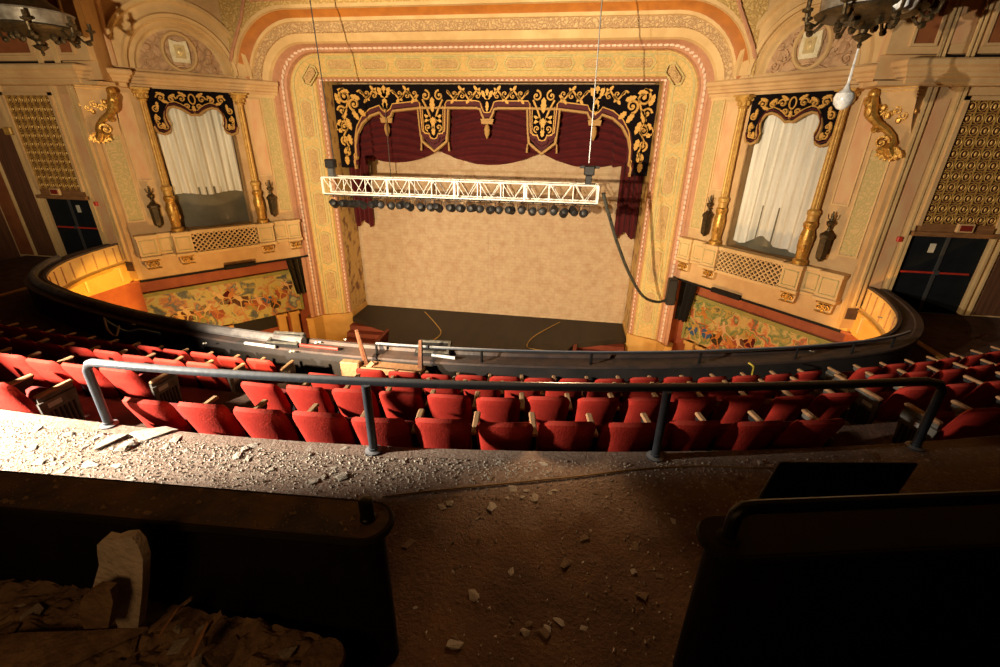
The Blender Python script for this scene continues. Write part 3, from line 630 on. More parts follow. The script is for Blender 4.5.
    for s_ in (.22,1.4,4.4,5.52):
        o3=tuple([a*(sg if i==0 else 1) for i,a in enumerate(BX(s_,.1,-5.0))])
        br=thing('carved_bracket',o3,'small carved gilt bracket under the %s box, %s from the stage'%(side,{.22:'first',1.4:'second',4.4:'third',5.52:'fourth'}[s_]),'bracket','brackets under the boxes')
        mb=MB(BX,sg); mb.prism([(s_-.26,-4.66),(s_+.26,-4.66),(s_+.22,-5.02),(s_-.22,-5.02)],0,.2); mb.build('block','plaster',br)
        mb=MB(BX,sg); mb.scroll((s_-.11,-4.84),.1,0,1.3,.05,.2,.27,1); mb.scroll((s_+.11,-4.84),.1,PI,1.3,.05,.2,.27,-1); mb.leaf((s_,-4.72),-PI/2,.26,.1,.2,.26); mb.tube([(s_-.24,.22,-4.7),(s_+.24,.22,-4.7)],.03,6).tube([(s_-.22,.22,-4.99),(s_+.22,.22,-4.99)],.03,6)
        mb.build('carving','gold',br)
    # sconces
    for (s_,nm) in ((.9,'stage'),(5.02,'house')):
        o3=tuple([a*(sg if i==0 else 1) for i,a in enumerate(BX(s_,.15,-3.4))])
        sc=thing('wall_sconce',o3,'dark bronze lantern sconce on the %s side of the %s box window'%(nm,side),'wall lamp','lantern sconces')
        f=lambda u,v,w,s_=s_:BX(s_+u,.22+v,w)
        mb=MB(f,sg); mb.lathe((0,0,0),[(.03,-3.5),(.06,-3.45),(.13,-3.4),(.15,-3.32),(.165,-2.8),(.2,-2.76),(.2,-2.68),(.1,-2.6),(.08,-2.56)],6); mb.build('lantern_body','bronze',sc)
        mb=MB(f,sg); mb.lathe((0,0,0),[(.05,-2.58),(.04,-2.45),(.1,-2.38),(.12,-2.3),(.05,-2.26),(.02,-2.0)],8); mb.tube([(0,0,-2.3),(.1,0,-2.2),(.12,0,-2.08)],.015,5).tube([(0,0,-2.3),(-.1,0,-2.2),(-.12,0,-2.08)],.015,5); mb.tube([(0,-.2,-2.5),(0,0,-2.5)],.03,6); mb.build('finial','bronze',sc)
    # corbel under the cornice return
    o3=tuple([a*(sg if i==0 else 1) for i,a in enumerate(BX(5.5,.1,-.5))])
    cb=thing('gilded_corbel',o3,'large gilded scroll corbel with a carved figure under the %s cornice corner'%side,'corbel')
    f=lambda u,v,w:BX(5.2+v,u,w)   # u = projection
    mb=MB(lambda u,v,w:BX(5.32+v,u,w),sg)
    mb.prism([(0,1.16),(.6,1.16),(.6,1.0),(.5,.85),(.42,.55),(.3,.3),(.16,.1),(.1,-.2),(0,-.35)],0,.86)
    mb.build('bracket_body','plaster_pale',cb)
    mb=MB(lambda u,v,w:BX(5.32+v,u,w),sg)
    for k in range(4): mb.box((0,-.02,1.13-.07*k),(.66-.04*k,.88,1.16-.07*k))
    mb.build('stepped_abacus','gold_matte',cb)
    mb=MB(BX,sg)
    S_=[(5.30,.56,1.1),(5.30,.66,.95),(5.33,.68,.75),(5.38,.64,.52),(5.52,.52,.34),(5.72,.38,.18),(5.86,.30,.02),(5.9,.32,-.12),(5.88,.4,-.26),(5.96,.34,-.42),(6.02,.22,-.54)]
    mb.tube(S_,[.08,.12,.15,.14,.10,.09,.08,.11,.14,.13,.04],10)
    mb.ball((5.3,.66,1.02),.14,10).ball((5.26,.78,.84),.1,8,1,1,1.2).ball((5.34,.74,.62),.13,8,.9,1,1.3).ball((5.5,.5,.2),.1,8).ball((5.78,.42,-.3),.12,8,1.2,.9,.9)
    mb.scroll((5.72,-.12),.17,0,1.4,.08,.36,.46,1)
    for k in range(6): mb.ball((5.42+.12*k,.55-.05*k,.72-.06*k+.08*math.sin(k*2.6)),.075,7,1,1,1.2)
    for k in range(4): mb.scroll((5.5+.17*k,.62-.1*(k%2)),.1,k,1.4,.055,.42-.03*k,.53-.03*k,1 if k%2 else -1)
    for k in range(6): mb.leaf((5.9+.02*k,-.22),-PI/2+(k-2.5)*.32,.36,.12,.28,.40)
    for k in range(5): mb.leaf((5.48+.14*k,.8),-PI/2+(k-2)*.3,.3,.1,.40-.03*k,.5-.03*k)
    mb.build('carved_figure','gold',cb)
bay(-1); bay(1)
# ------------------------------------------------------------------ stage
fc=thing('fire_curtain',(0,21.8,-8.6),'tall pale painted fire curtain with faint seams closing the stage opening','stage curtain')
MB().box((-6.85,21.75,-8.72),(6.85,21.82,1.9)).build('cloth','screen',fc)
mb=MB()
for x in (-4.6,-.1,3.9): mb.box((x-.012,21.735,-8.7),(x+.012,21.75,1.5))
mb.build('seams','screen',fc)
mb=MB(); Y0=21.9
mb.slab([(-6.75,24),(6.75,24),(6.75,19.9),(4.4,18.9),(3.75,17.15),(-3.75,17.15),(-4.4,18.9),(-6.75,19.9)],-8.95,-8.72)
st=struct(mb.build('floor_stage','stage'))
mb=MB(); mb.slab([(-3.7,17.2),(3.7,17.2),(4.3,18.95),(4.0,20),(-4.0,20),(-4.3,18.95)],-10.4,-8.95); struct(mb.build('wall_apron','redwood'))
for sg in (-1,1):
    t=thing('stage_steps',(sg*5.5,18.6,-10.4),'dark red wooden steps up to the stage at its %s side'%SIDE[sg],'steps')
    for k in range(7):
        z=-8.72-.23*(k+1); y=19.8-.38*k
        x1=6.7+.0*k
        MB(None,sg).bbox((4.55,y-.38,-10.4),(x1,y,z),.01).build('step','redwood',t)
    MB(None,sg).box((4.35,17.3,-10.4),(4.52,19.6,-8.75)).build('cheek_wall','redwood',t)
    o=MB(None,sg).bbox((3.9,16.6,-10.4),(5.4 if sg<0 else 4.7,17.1,-9.0),.03).build('pit_box','redwood',org=(sg*4.5,16.8,-10.4)); tag(o,'low red-brown wooden box in front of the %s stage steps'%SIDE[sg],'box')
def curve_obj(name,m,pts,r,label,cat,group=None,n=6,sub=6):
    P=[Vector(p) for p in pts]; out=[]
    for i in range(len(P)-1):
        p0=P[max(i-1,0)];p1=P[i];p2=P[i+1];p3=P[min(i+2,len(P)-1)]
        for k in range(sub):
            t=k/sub; out.append(.5*((2*p1)+(p2-p0)*t+(2*p0-5*p1+4*p2-p3)*t*t+(3*p1-p0-3*p2+p3)*t**3))
    out.append(P[-1])
    o=MB().tube([tuple(p) for p in out],r,n).build(name,m,org=tuple(pts[0])); return tag(o,label,cat,group)
g=lambda *pp,z=-8.70:[at(*p,z=z) for p in pp]
curve_obj('stage_cable','cord',g((425,312),(436,324),(441,333),(432,341),(418,347)),.03,'yellowish cable looping across the left of the dark stage floor','cable')
curve_obj('stage_cable','cord',g((560,322),(536,335),(527,345),(533,349),(558,352)),.022,'thin cable curling across the right of the dark stage floor','cable')
# swag curtain and valance
sw=thing('swag_curtain',(0,21.2,-1.3),'burgundy swagged house curtain hanging behind the gold-embroidered valance','curtain')
for (a,b) in ((-6.6,-2.2),(-2.4,2.4),(2.2,6.6)):
    def swf(u,v,a=a,b=b):
        x=a+(b-a)*u; sag=4*u*(1-u)
        zb=-.75-.62*sag; 
        if abs(x)>5.4: zb-=.12
        z=1.4+(zb-1.4)*v; 
        zf=z-.55*sag*(1-v)*0
        fold=.09*math.sin((v*9+sag*2.2*1.4)*2*PI*.9)*min(1,v*3)
        return (x,21.25+fold,z)
    MB().grid(swf,60,70).build('swag','burgundy',sw)
for sg in (-1,1):
    def lf(u,v,sg=sg): 
        return (sg*(6.75-.95*u),21.35+.09*math.sin(u*26+v),-.9-3.35*v-.15*math.sin(u*9)*v)
    MB().grid(lf,40,10).build('leg_drape','burgundy',thing('leg_curtain',(sg*6.3,21.35,-4.2),'narrow burgundy leg curtain at the %s edge of the stage opening'%SIDE[sg],'curtain'))
va=thing('stage_valance',(0,20.9,1.0),'dark velvet stage valance embroidered with gold scrolls and two shield pendants','valance')
Hs=[(0,.62),(.12,.62),(.22,.8),(.3,1.02),(.45,1.06),(1.72,1.06),(1.8,.95),(1.84,.2),(1.86,-.12),(2.05,-.22),(2.15,-.2),(2.22,-.38),(2.36,-.44),(2.5,-.38),(2.57,-.2),(2.67,-.22),(2.86,-.12),(2.88,.2),(2.92,.95),(3.0,1.04),(4.15,.92),(4.25,.74),(4.42,.62),(4.54,.62),(4.68,.74),(4.75,.86),(5.2,.72),(5.6,.42),(5.88,0),(6.02,-.5),(6.04,-1.05),(6.14,-1.15),(6.12,-1.5),(6.35,-1.62),(6.84,-1.62),(6.84,1.74),(0,1.74)]
low=Hs[:-2]
full=[(-a,b) for a,b in reversed(low)]+[(a,b) for a,b in low[1:]]
poly=[(-6.84,1.74)]+full+[(6.84,1.74)]
VF=lambda u,v,w:(u,20.9-v,w)
MB(VF).prism(poly,0,.06).build('velvet','black_velvet',va)
inner=[p for p in full if abs(p[0])<6.3]
MB(VF).ribbon([(x,z-.0) for x,z in inner],.26,.02,.1).build('burgundy_edge','burgundy_dk',va)
MB(VF).ribbon([(x,z-.17) for x,z in inner if not (1.75<abs(x)<2.98)],.13,-.02,.13).build('gold_border','gold_trim',va)
MB(VF).ribbon([(x*.998,z+.10) for x,z in inner],.055,.06,.14).build('gold_cord','gold_thread',va)
for sg in (-1,1):
    mb=MB(VF); cx=sg*2.36
    mb.ribbon([(cx-.66,.9),(cx-.62,.2),(cx-.56,-.42),(cx-.3,-.62),(cx,-.84),(cx+.3,-.62),(cx+.56,-.42),(cx+.62,.2),(cx+.66,.9)],.15,-.06,.1)
    for m_ in (-1,1): mb.tube([(cx+m_*.62,-.05,-.45),(cx+m_*.64,-.05,-.82)],[.03,.05],6)
    mb.build('gold_swag_border','gold_trim',va)
for sg in (-1,1): MB(VF).prism([(sg*2.36+a,b) for a,b in ((-.6,.9),(-.5,-.3),(0,-.78),(.5,-.3),(.6,.9))],-.1,0).build('shield_lining','burgundy_dk',va)
mb=MB(VF)
y0,y1=.06,.12
for sg in (-1,1):
    A=lambda a:a if sg>0 else PI-a
    def sc(x,z,R,a0,t,cw,w=.11): mb.scroll((sg*x,z),R,A(a0),t,w*1.15,y0,y1,cw*sg)
    def lf(x,z,an,l,w=.14): mb.leaf((sg*x,z),A(an),l*1.15,w*1.35,y0,y1)
    # top frieze
    for (xa,xb,ph) in ((.25,1.72,0),(2.98,4.2,1),(4.78,5.7,0)):
        n_=26; V=[(sg*(xa+(xb-xa)*t/n_),1.38+.15*math.sin(ph*PI+(xb-xa)*t/n_*9.5)) for t in range(n_+1)]
        mb.ribbon(V,.085,y0,y1)
        k=0; x=xa+.165
        while x<xb-.1:
            up=1 if math.sin(ph*PI+(x-xa)*9.5)>0 else -1
            mb.scroll((sg*x,1.38-up*.04),.12,A(up*PI/2),1.1,.06,y0,y1,up*sg)
            mb.leaf((sg*x,1.38+up*.15),A(up*.9),.24,.11,y0,y1); mb.leaf((sg*(x+.16),1.38),A(-up*.7),.22,.1,y0,y1); mb.leaf((sg*x,1.38+up*.1),A(PI-up*.9),.2,.09,y0,y1)
            x+=.33
    # fleur at 4.5
    for an in (PI/2,PI/2+.6,PI/2-.6,-PI/2): lf(4.48,1.25,an,.42,.16)
    lf(4.48,1.1,-PI/2,.4,.1)
    # shield
    for m_ in (-1,1):
        mb.scroll((sg*2.36+m_*.3,1.35),.2,PI/2,1.3,.09,y0,y1,m_)
        mb.ribbon([(sg*2.36+m_*(.44-.36*math.sin(t)),1.2-.9*t/1.4) for t in (0,.2,.4,.6,.8,1,1.2,1.4)],.09,y0,y1)
        mb.leaf((sg*2.36+m_*.1,.4),PI/2+m_*-.9,.36,.13,y0,y1); mb.leaf((sg*2.36+m_*.1,.55),-PI/2+m_*.9,.36,.13,y0,y1)
        mb.scroll((sg*2.36+m_*.24,.12),.14,-PI/2,1.2,.07,y0,y1,m_)
        mb.ribbon([(sg*2.36+m_*.46,.95),(sg*2.36+m_*.44,.0),(sg*2.36+m_*.4,-.12),(sg*2.36+m_*.2,-.14),(sg*2.36+m_*.14,-.3),(sg*2.36,-.34)],.045,y0,y1)
    mb.leaf((sg*2.36,1.3),-PI/2,.6,.2,y0,y1+.02); mb.leaf((sg*2.36,.55),-PI/2,.5,.16,y0,y1); mb.leaf((sg*2.36,-.2),PI/2,.4,.15,y0,y1)
    # corner & leg
    sc(6.3,1.3,.3,PI/2,1.5,-1,.1); sc(5.9,1.0,.26,-PI/2,1.5,1,.1); sc(6.5,.75,.2,0,1.3,1,.09); sc(6.45,.1,.22,PI/2,1.5,-1,.09); sc(6.5,-.45,.2,-PI/2,1.4,1,.09); sc(6.42,-.95,.18,PI/2,1.3,-1,.08)
    for (x,z,an,l) in ((6.05,1.45,.2,.5),(6.3,.9,-1.3,.5),(6.0,.75,-2.2,.4),(6.55,1.0,1.2,.4),(6.3,.45,-1.9,.45),(6.6,.4,-1.2,.4),(6.3,-.2,-1.8,.4),(6.6,-.15,1.0,.35),(6.35,-.7,-1.2,.4),(6.5,-1.1,-1.6,.35),(5.6,1.2,.3,.4),(5.7,.8,-2.4,.35)): lf(x,z,an,l,.14)
    mb.ribbon([(sg*x,z) for x,z in ((6.1,1.3),(6.25,.9),(6.5,.5),(6.3,.1),(6.55,-.3),(6.35,-.7),(6.5,-1.15))],.08,y0,y1)
    for k in range(3): mb.ribbon([(sg*(6.1+.12*0),-1.1),(sg*6.12,-1.45)],.05,y0,y1)
for an in (PI/2,PI/2+.6,PI/2-.6): mb.leaf((0,1.2),an,.42,.16,y0,y1)
mb.leaf((0,1.15),-PI/2,.4,.12,y0,y1)
mb.build('gold_scrollwork','gold_thread',va)
for x in (-4.48,0,4.48):
    mb=MB(VF); mb.prism([(x-.28,.48),(x+.28,.48),(x+.24,.28),(x-.24,.28)],.02,.1); mb.lathe((x,.08,0),[(.03,.28),(.1,.2),(.13,.05),(.1,-.12),(.04,-.25),(.01,-.3)],8); mb.build('tassel','gold_trim',va)
# ------------------------------------------------------------------ lighting truss
TY=15.1
tr=thing('lighting_truss',(0,TY,-2.04),'long white box truss hanging across the stage opening with black lamps beneath','lighting truss')
XL,XR=-4.5,4.62; zt,zb_=-1.48,-2.0; tilt=-.03/9
for (y,z) in ((TY-.26,zt),(TY+.26,zt),(TY-.26,zb_),(TY+.26,zb_)):
    MB().tube([(XL,y,z),(XR,y,z)],.027,8).build('chord','white_alu',tr)
nb=12; dx=(XR-XL)/nb
for i in range(nb+1):
    x=XL+dx*i; heavy=.042 if i%3==0 else .016
    for y in (TY-.26,TY+.26): MB().tube([(x,y,zb_),(x,y,zt)],heavy,6).build('upright','white_alu',tr)
for i in range(nb):
    x=XL+dx*i
    for y in (TY-.26,TY+.26):
        MB().tube([(x+.04,y,zt),(x+dx/2,y,zb_),(x+dx-.04,y,zt)],.016,6).build('diagonal_brace','white_alu',tr)
MB().box((XL,TY-.24,-2.06),(XR,TY-.16,-2.0)).build('wiring_strip','black',tr)
par0=None; npar=26
for i in range(npar):
    x=XL+.35+(XR-XL-.7)*i/(npar-1)
    if par0 is None:
        par0=thing('par_can',(0,0,0),None,None)
        mb=MB(); mb.lathe((0,0,-.22),[(.05,-.12),(.1,-.1),(.12,-.02),(.125,.16),(.13,.17),(.13,.19),(.11,.19)],12,'y'); lh=mb.build('lamp_housing','iron',par0)
        mb=MB(); mb.lathe((0,0,-.22),[(.1,.18),(.1,.185)],12,'y'); mb.build('lens','steel',lh)
        mb=MB(); mb.tube([(-.14,0,-.22),(-.14,0,-.02),(.14,0,-.02),(.14,0,-.22)],.012,5); mb.tube([(0,0,-.02),(0,0,.05)],.02,5); mb.build('yoke','iron',par0)
        p=par0
    else: p=copy_tree(par0)
    p.scale=(1.05,1.05,1.05)
    p.location=(x+random.uniform(-.05,.05),TY-.25,-2.08); p.rotation_euler=(random.uniform(-.5,.2),0,random.uniform(-.5,.5))
    tag(p,'black par can hanging from the white truss, %s from its left end'%ordn(i),'stage light','par cans under the truss')
for sg,x in ((-1,-4.25),(1,4.3)):
    h=thing('chain_hoist',(x,TY,-1.2),'black chain hoist above the %s end of the white truss'%SIDE[sg],'hoist')
    MB().bbox((x-.16,TY-.14,-1.2),(x+.16,TY+.14,-.92),.03).build('motor','iron',h)
    MB().bbox((x-.1,TY-.1,-1.5),(x+.1,TY+.1,-1.2),.02).build('hook_block','steel' if sg<0 else 'iron',h)
    if sg>0: MB().bbox((x-.3,TY-.05,-1.0),(x+.3,TY+.05,-.92),.01).build('spreader','iron',h)
for i,(a,b,lab) in enumerate((((310,0),(334,160),'thin steel cable rising from the left hoist of the truss'),((602,0),(589,163),'thin steel cable rising from the right hoist of the truss'),((385,108),(391,178),'thin grey pipe hanging from the valance beside the left tassel'))):
    y=TY if i<2 else 20.55
    A=at(*a,y=y);B=at(*b,y=y)
    if i<2: A=tuple(B[k]+(A[k]-B[k])*2.2 for k in range(3))
    o=MB().tube([A,B],.018,5).build('rigging_cable','steel',org=B); tag(o,lab,'cable')
pts=[at(603,193,y=15.1),at(609,215,y=15.3),at(618,245,y=15.8),at(630,275,y=16.6),at(643,296,y=17.4),at(658,302,y=18.2),at(672,298,y=18.8),at(676,300,y=18.9)]
curve_obj('power_cable','cord_black',pts,.055,'thick black cable looping from the truss end to the arch on the right','cable',n=8)
# speaker on the arch (right) and small lamp (left)
a=at(672,288,y=18.7); o=MB().bbox((a[0]-.18,a[1]-.2,a[2]-.7),(a[0]+.18,a[1]+.2,a[2]+.4),.04).build('loudspeaker','iron',org=a); tag(o,'dark upright speaker box beside the right foot of the arch','speaker')
# ------------------------------------------------------------------ chandeliers
def chandelier(sg):
    X=sg*8.87;Y=10.7;z0=1.52
    c=thing('chandelier',(X,Y,z0),'ornate dark bronze chandelier hanging at the upper %s'%SIDE[sg]+(' with a clouded glass drop' if sg>0 else ' with a pale drum band'),'chandelier')
    f=lambda u,v,w:(X+u*.8,Y+v*.8,z0-.03+w*.70)
    mb=MB(f); mb.lathe((0,0,0),[(.02,0),(.05,.08),(.03,.14),(.12,.2),(.2,.28),(.08,.34),(.1,.42),(.22,.5),(.3,.56),(.5,.6),(.85,.66),(1.02,.74),(1.06,.8),(1.0,.84)],24); mb.build('lower_bowl','bronze',c)
    mb=MB(f); mb.lathe((0,0,0),[(.9,.82),(.96,.86),(.98,1.2),(1.02,1.24),(.95,1.28)],32); mb.build('drum_band','pewter',c)
    for k in range(8):
        a=k*PI/4; ca,sa=math.cos(a),math.sin(a)
        mb=MB(f); P=[(.9*ca,.9*sa,.7),(1.05*ca,1.05*sa,.52),(1.25*ca,1.25*sa,.6),(1.28*ca,1.28*sa,.8)]
        mb.tube(P,.04,6); mb.lathe((1.28*ca,1.28*sa,.8),[(.03,0),(.12,.05),(.12,.1),(.05,.12),(.05,.3)],8); mb.ball((1.15*ca,1.15*sa,.5),.09,6)
        mb.build('arm','bronze',c)
        MB(f).ball((.55*ca,.55*sa,.53),.1,6,1,1,1.2).build('pendant_boss','bronze',c)
    mb=MB(f); mb.lathe((0,0,0),[(.9,1.25),(.5,1.6),(.25,2.0),(.12,2.6),(.05,2.7)],16); mb.build('canopy','bronze',c)
    MB(f).tube([(0,0,2.6),(0,0,10.7)],.04,6).build('chain','bronze',c)
    if sg>0:
        MB(f).ball((.2,-.95,.86),.26,14,1,.5,1.2).build('frosted_bowl','crystal',c)
        MB(f).tube([(0,0,.05),(0,0,-.95)],[.02,.035],6).build('drop_rod','crystal',c)
        mb=MB(f); mb.lathe((0,0,0),[(.02,-1.45),(.1,-1.42),(.19,-1.3),(.22,-1.16),(.19,-1.04),(.08,-.95),(.03,-.8)],14); mb.build('glass_drop','crystal',c)
chandelier(-1); chandelier(1)
# ------------------------------------------------------------------ balcony
def curve_pts(a,x0,x1,n,off=0): return [(x0+(x1-x0)*i/n, a+qx(x0+(x1-x0)*i/n)) for i in range(n+1)]
ROWA=[2.90,3.90,4.88,5.86]; ROWZ=[-2.19,-2.57,-2.98,-3.42]; TR=[z-.86 for z in ROWZ]
# walkway slab
edge=curve_pts(2.74,-6.5,14,40)
struct(MB().slab([(-6.5,-2.0)]+edge+[(14,-2.0)],-2.75,-2.4).build('floor_walkway','walk',smooth=False))
for k in range(4):
    z=TR[k]; e0=curve_pts(ROWA[k]-.02,-16.9,16.9,60); e1=curve_pts((ROWA+[6.84])[k+1]-.02,-16.9,16.9,60)
    struct(MB().slab(e0+list(reversed(e1)),z-.5,z).build('floor_tread','floor_bal',smooth=False))
# parapet path (outer edge top)
def pararight(): return [(0,7.70),(2,7.78),(4,8.02),(6,8.42),(8,8.98),(9.3,9.45),(10.3,9.9),(11.0,10.4),(11.6,11.1),(12.05,11.9),(12.35,12.8),(12.5,13.6),(12.55,14.1)]
R_=pararight(); OUT=[(-x,y) for x,y in reversed(R_)]+R_[1:]
def dense(P,n=5):
    o=[];V=[Vector(p) for p in P]
    for i in range(len(V)-1):
        p0=V[max(i-1,0)];p1=V[i];p2=V[i+1];p3=V[min(i+2,len(V)-1)]
        for k in range(n):
            t=k/n; q=.5*((2*p1)+(p2-p0)*t+(2*p0-5*p1+4*p2-p3)*t*t+(3*p1-p0-3*p2+p3)*t**3); o.append((q.x,q.y))
    o.append(P[-1]); return o
OUT=dense(OUT)
def offs(P,d):
    o=[]
    for i,p in enumerate(P):
        a=P[max(i-1,0)];b=P[min(i+1,len(P)-1)]; dx,dy=b[0]-a[0],b[1]-a[1]; l=math.hypot(dx,dy); o.append((p[0]+dy/l*d,p[1]-dx/l*d))
    return o
INN=offs(OUT,.42)
bp=thing('balcony_parapet',(0,7.5,-4.65),'long dark curved balcony front parapet with a dusty ledge','balcony front')
def strip(name,m,rows,par=bp):
    MB().loft([[(x,y,z) for x,y in P] for P,z in rows]).build(name,m,par,angle=30)
strip('inner_face','parapet_in',[(INN,-4.65),(INN,-4.04)])
strip('ledge','ledge',[(INN,-4.04),(offs(OUT,.45),-4.02),(offs(OUT,.44),-3.98),(offs(OUT,.30),-3.97),(offs(OUT,.28),-4.0),(offs(OUT,.05),-4.0),(offs(OUT,.03),-3.94),(offs(OUT,-.04),-3.94),(offs(OUT,-.05),-4.0)])
strip('outer_fascia','fascia',[(offs(OUT,-.05),-4.0),(offs(OUT,-.02),-4.05),(offs(OUT,-.02),-4.62),(offs(OUT,-.06),-4.66)])
strip('fascia_moulding','gold_matte',[(offs(OUT,-.06),-4.66),(offs(OUT,-.10),-4.7),(offs(OUT,-.04),-4.78),(offs(OUT,.02),-4.85),(offs(OUT,.5),-4.9)])
mb=MB(); OF=offs(OUT,-.03)
for i in range(0,len(OF)-1,2):
    a,b=OF[i],OF[i+1]; l=math.dist(a,b); t=min(1,.04/l); c=(a[0]+(b[0]-a[0])*t,a[1]+(b[1]-a[1])*t)
    mb.slab([a,c,(c[0],c[1]+.02),(a[0],a[1]+.02)],-4.62,-4.05)
for i in range(0,len(OF)-1,3):
    x,y=OF[i]
    if abs(x)>6: MB().tube([(x,y,-4.6),(x,y,-4.07)],.022,6).build('fascia_rib','wood',bp)
# front slab floor of balcony
lowc=curve_pts(6.82,-16.9,16.9,60)
poly=lowc+[(16.9,14.15),(12.2,14.15)]+list(reversed(INN))+[(-12.2,14.15),(-16.9,14.15)]
struct(MB().slab(poly,-5.0,-4.65).build('floor_balcony_front','floor_bal',smooth=False))
# pipe rail on the ledge
ledr=thing('ledge_rail',(0,7.3,-4.0),'thin dark pipe rail running along the balcony front ledge','railing')
PR=[p for p in offs(OUT,.36) if .35<p[0]<11.2]
MB().tube([(x,y,-3.72) for x,y in PR],.028,8).build('rail_pipe','rail',ledr)
for i in range(0,len(PR),5):
    x,y=PR[i]; MB().tube([(x,y,-4.0),(x,y,-3.72)],.025,6).build('rail_post','black',ledr)
PL=[p for p in offs(OUT,.22) if -12.3<p[0]<-1.2]
o=MB().tube([(x,y,-3.90) for x,y in PL],.10,10).build('ledge_conduit','dusty_pipe',org=(PL[0][0],PL[0][1],-4)); tag(o,'thick dusty grey pipe lying along the left part of the balcony ledge','pipe')
# things on the ledge
def monitor(px,py,rz,label,s=1.):
    a=at(px,py,z=-3.95); t=thing('stage_monitor',(a[0],a[1],-3.97),label,'monitor')
    f=lambda u,v,w:(a[0]+(u*math.cos(rz)-v*math.sin(rz)),a[1]+(u*math.sin(rz)+v*math.cos(rz)),-3.97+w)
    MB(f).add([(-.34*s,-.2,0),(.34*s,-.2,0),(.34*s,.16,0),(-.34*s,.16,0),(-.34*s,-.2,.06),(.34*s,-.2,.06),(.34*s,.16,.16),(-.34*s,.16,.16)],[(0,3,2,1),(4,5,6,7),(0,1,5,4),(1,2,6,5),(2,3,7,6),(3,0,4,7)]).build('case','iron',t)
    mb=MB(f); h=lambda v:.06+(v+.2)/.36*.1+.004
    for (u0,u1,v0,v1) in ((-.32,.32,-.19,-.15),(-.32,.32,.11,.15),(-.32,-.27,-.15,.11),(.27,.32,-.15,.11)): mb.add([(u0*s,v0,h(v0)),(u1*s,v0,h(v0)),(u1*s,v1,h(v1)),(u0*s,v1,h(v1)),(u0*s,v0,h(v0)+.02),(u1*s,v0,h(v0)+.02),(u1*s,v1,h(v1)+.02),(u0*s,v1,h(v1)+.02)],[(0,3,2,1),(4,5,6,7),(0,1,5,4),(1,2,6,5),(2,3,7,6),(3,0,4,7)])
    mb.build('bezel','standard',t)
monitor(287,342,.05,'small dark console with grey bezel on the ledge left of the overturned table')
monitor(434,351,.1,'dark console with grey bezel on the ledge right of the overturned table')
tb=thing('overturned_table',(.75,6.95,-4.65),'wooden table tipped over at the balcony front with legs pointing up','table')
f=lambda u,v,w:(.75+u,6.75+v,-4.65+w)
MB(f).bbox((-.55,.0,.25),(.72,.08,.72),.01).build('table_top','wood_plain',tb)
MB(f).bbox((-.78,-.05,.35),(-.42,.1,.82),.02).build('side_panel','wood_plain',tb)
MB(f).bbox((-.5,.02,.62),(.72,.3,.72),.02).build('apron','wood_plain',tb)
for (p0,p1) in (((-.32,.1,.62),(-.66,.5,1.22)),((.68,.1,.6),(.58,.5,1.12))):
    MB(f).tube([p0,p1],[.055,.035],6).build('leg','wood_dark',tb)
MB(f).tube([(-.38,.0,.6),(-.2,.12,.78)],.05,6).build('leg','wood',tb)
o=MB(lambda u,v,w:(2.2+u,6.85+v,-4.65+w)).bbox((-.19,-.1,.35),(.19,.1,.62),.02).bbox((-.12,-.12,.4),(.12,-.1,.52),.005).build('white_box','plasterdeb',org=(2.2,6.85,-4.65)); tag(o,'small off-white box beside the overturned table at the balcony front','box')
o=MB().bbox((2.05,6.75,-4.65),(2.35,6.95,-4.3),.01).build('wooden_crate','wood_dark',org=(2.2,6.85,-4.65)); tag(o,'dark crate standing under the small off-white box','crate')
for (p0,p1,m,lab,r) in (((440,349),(420,345),'redbar','red strip lying on the ledge by the right console',.03),((300,345),(338,349),'redbar','red strip lying on the ledge by the left console',.03),((245,343),(275,347),'label','short white tube on the ledge left of the red strip',.03),((455,358),(432,355),'label','short white tube on the ledge below the right console',.03)):
    a=at(*p0,z=-3.92);b=at(*p1,z=-3.92); o=MB().tube([a,b],r,6).build('ledge_tube',m,org=a); tag(o,lab,'tube')
curve_obj('blue_cable','cord_blue',[at(*p,z=-3.9) for p in ((105,320),(118,328),(128,332),(140,330),(160,334))],.03,'blue cable tangled on the left of the balcony ledge','cable')
curve_obj('loose_wire','wood_dark',[at(*p,z=-3.8) for p in ((104,318),(108,330),(116,336),(119,326))],.02,'rust-red wire loop hanging over the left of the balcony ledge','wire')
curve_obj('yellow_rope','yellow',[(a[0],a[1]-.03,a[2]) for a in (at(748,362,z=-3.7),at(753,366,z=-3.75),at(752,372,z=-3.95),at(750,383,z=-4.2))],.018,'bit of yellow-green rope tied to the pipe rail at the right','rope')
for (px,py,s_,lab) in ((318,343,.07,'white paper scrap on the ledge left of the overturned table'),(327,348,.05,'small crumpled scrap on the ledge beside the table side panel'),(292,352,.05,'white scrap on the ledge below the left console'),(345,340,.04,'torn scrap on the ledge behind the table leg'),(134,325,.05,'white rag scrap by the blue cable on the left ledge'),(205,344,.04,'pale chip on the ledge left of the white tube'),(812,352,.05,'pale scrap on the right part of the ledge'),(880,318,.05,'white scrap on the far right ledge bend')):
    a=at(px,py,z=-3.95); o=MB().grid(lambda u,v:(a[0]+s_*(u-.5)*2,a[1]+s_*(v-.5),-3.955+.02*math.sin(u*7)*math.cos(v*5+px)+.02),5,4).build('paper_scrap','paper',org=a); tag(o,lab,'paper')
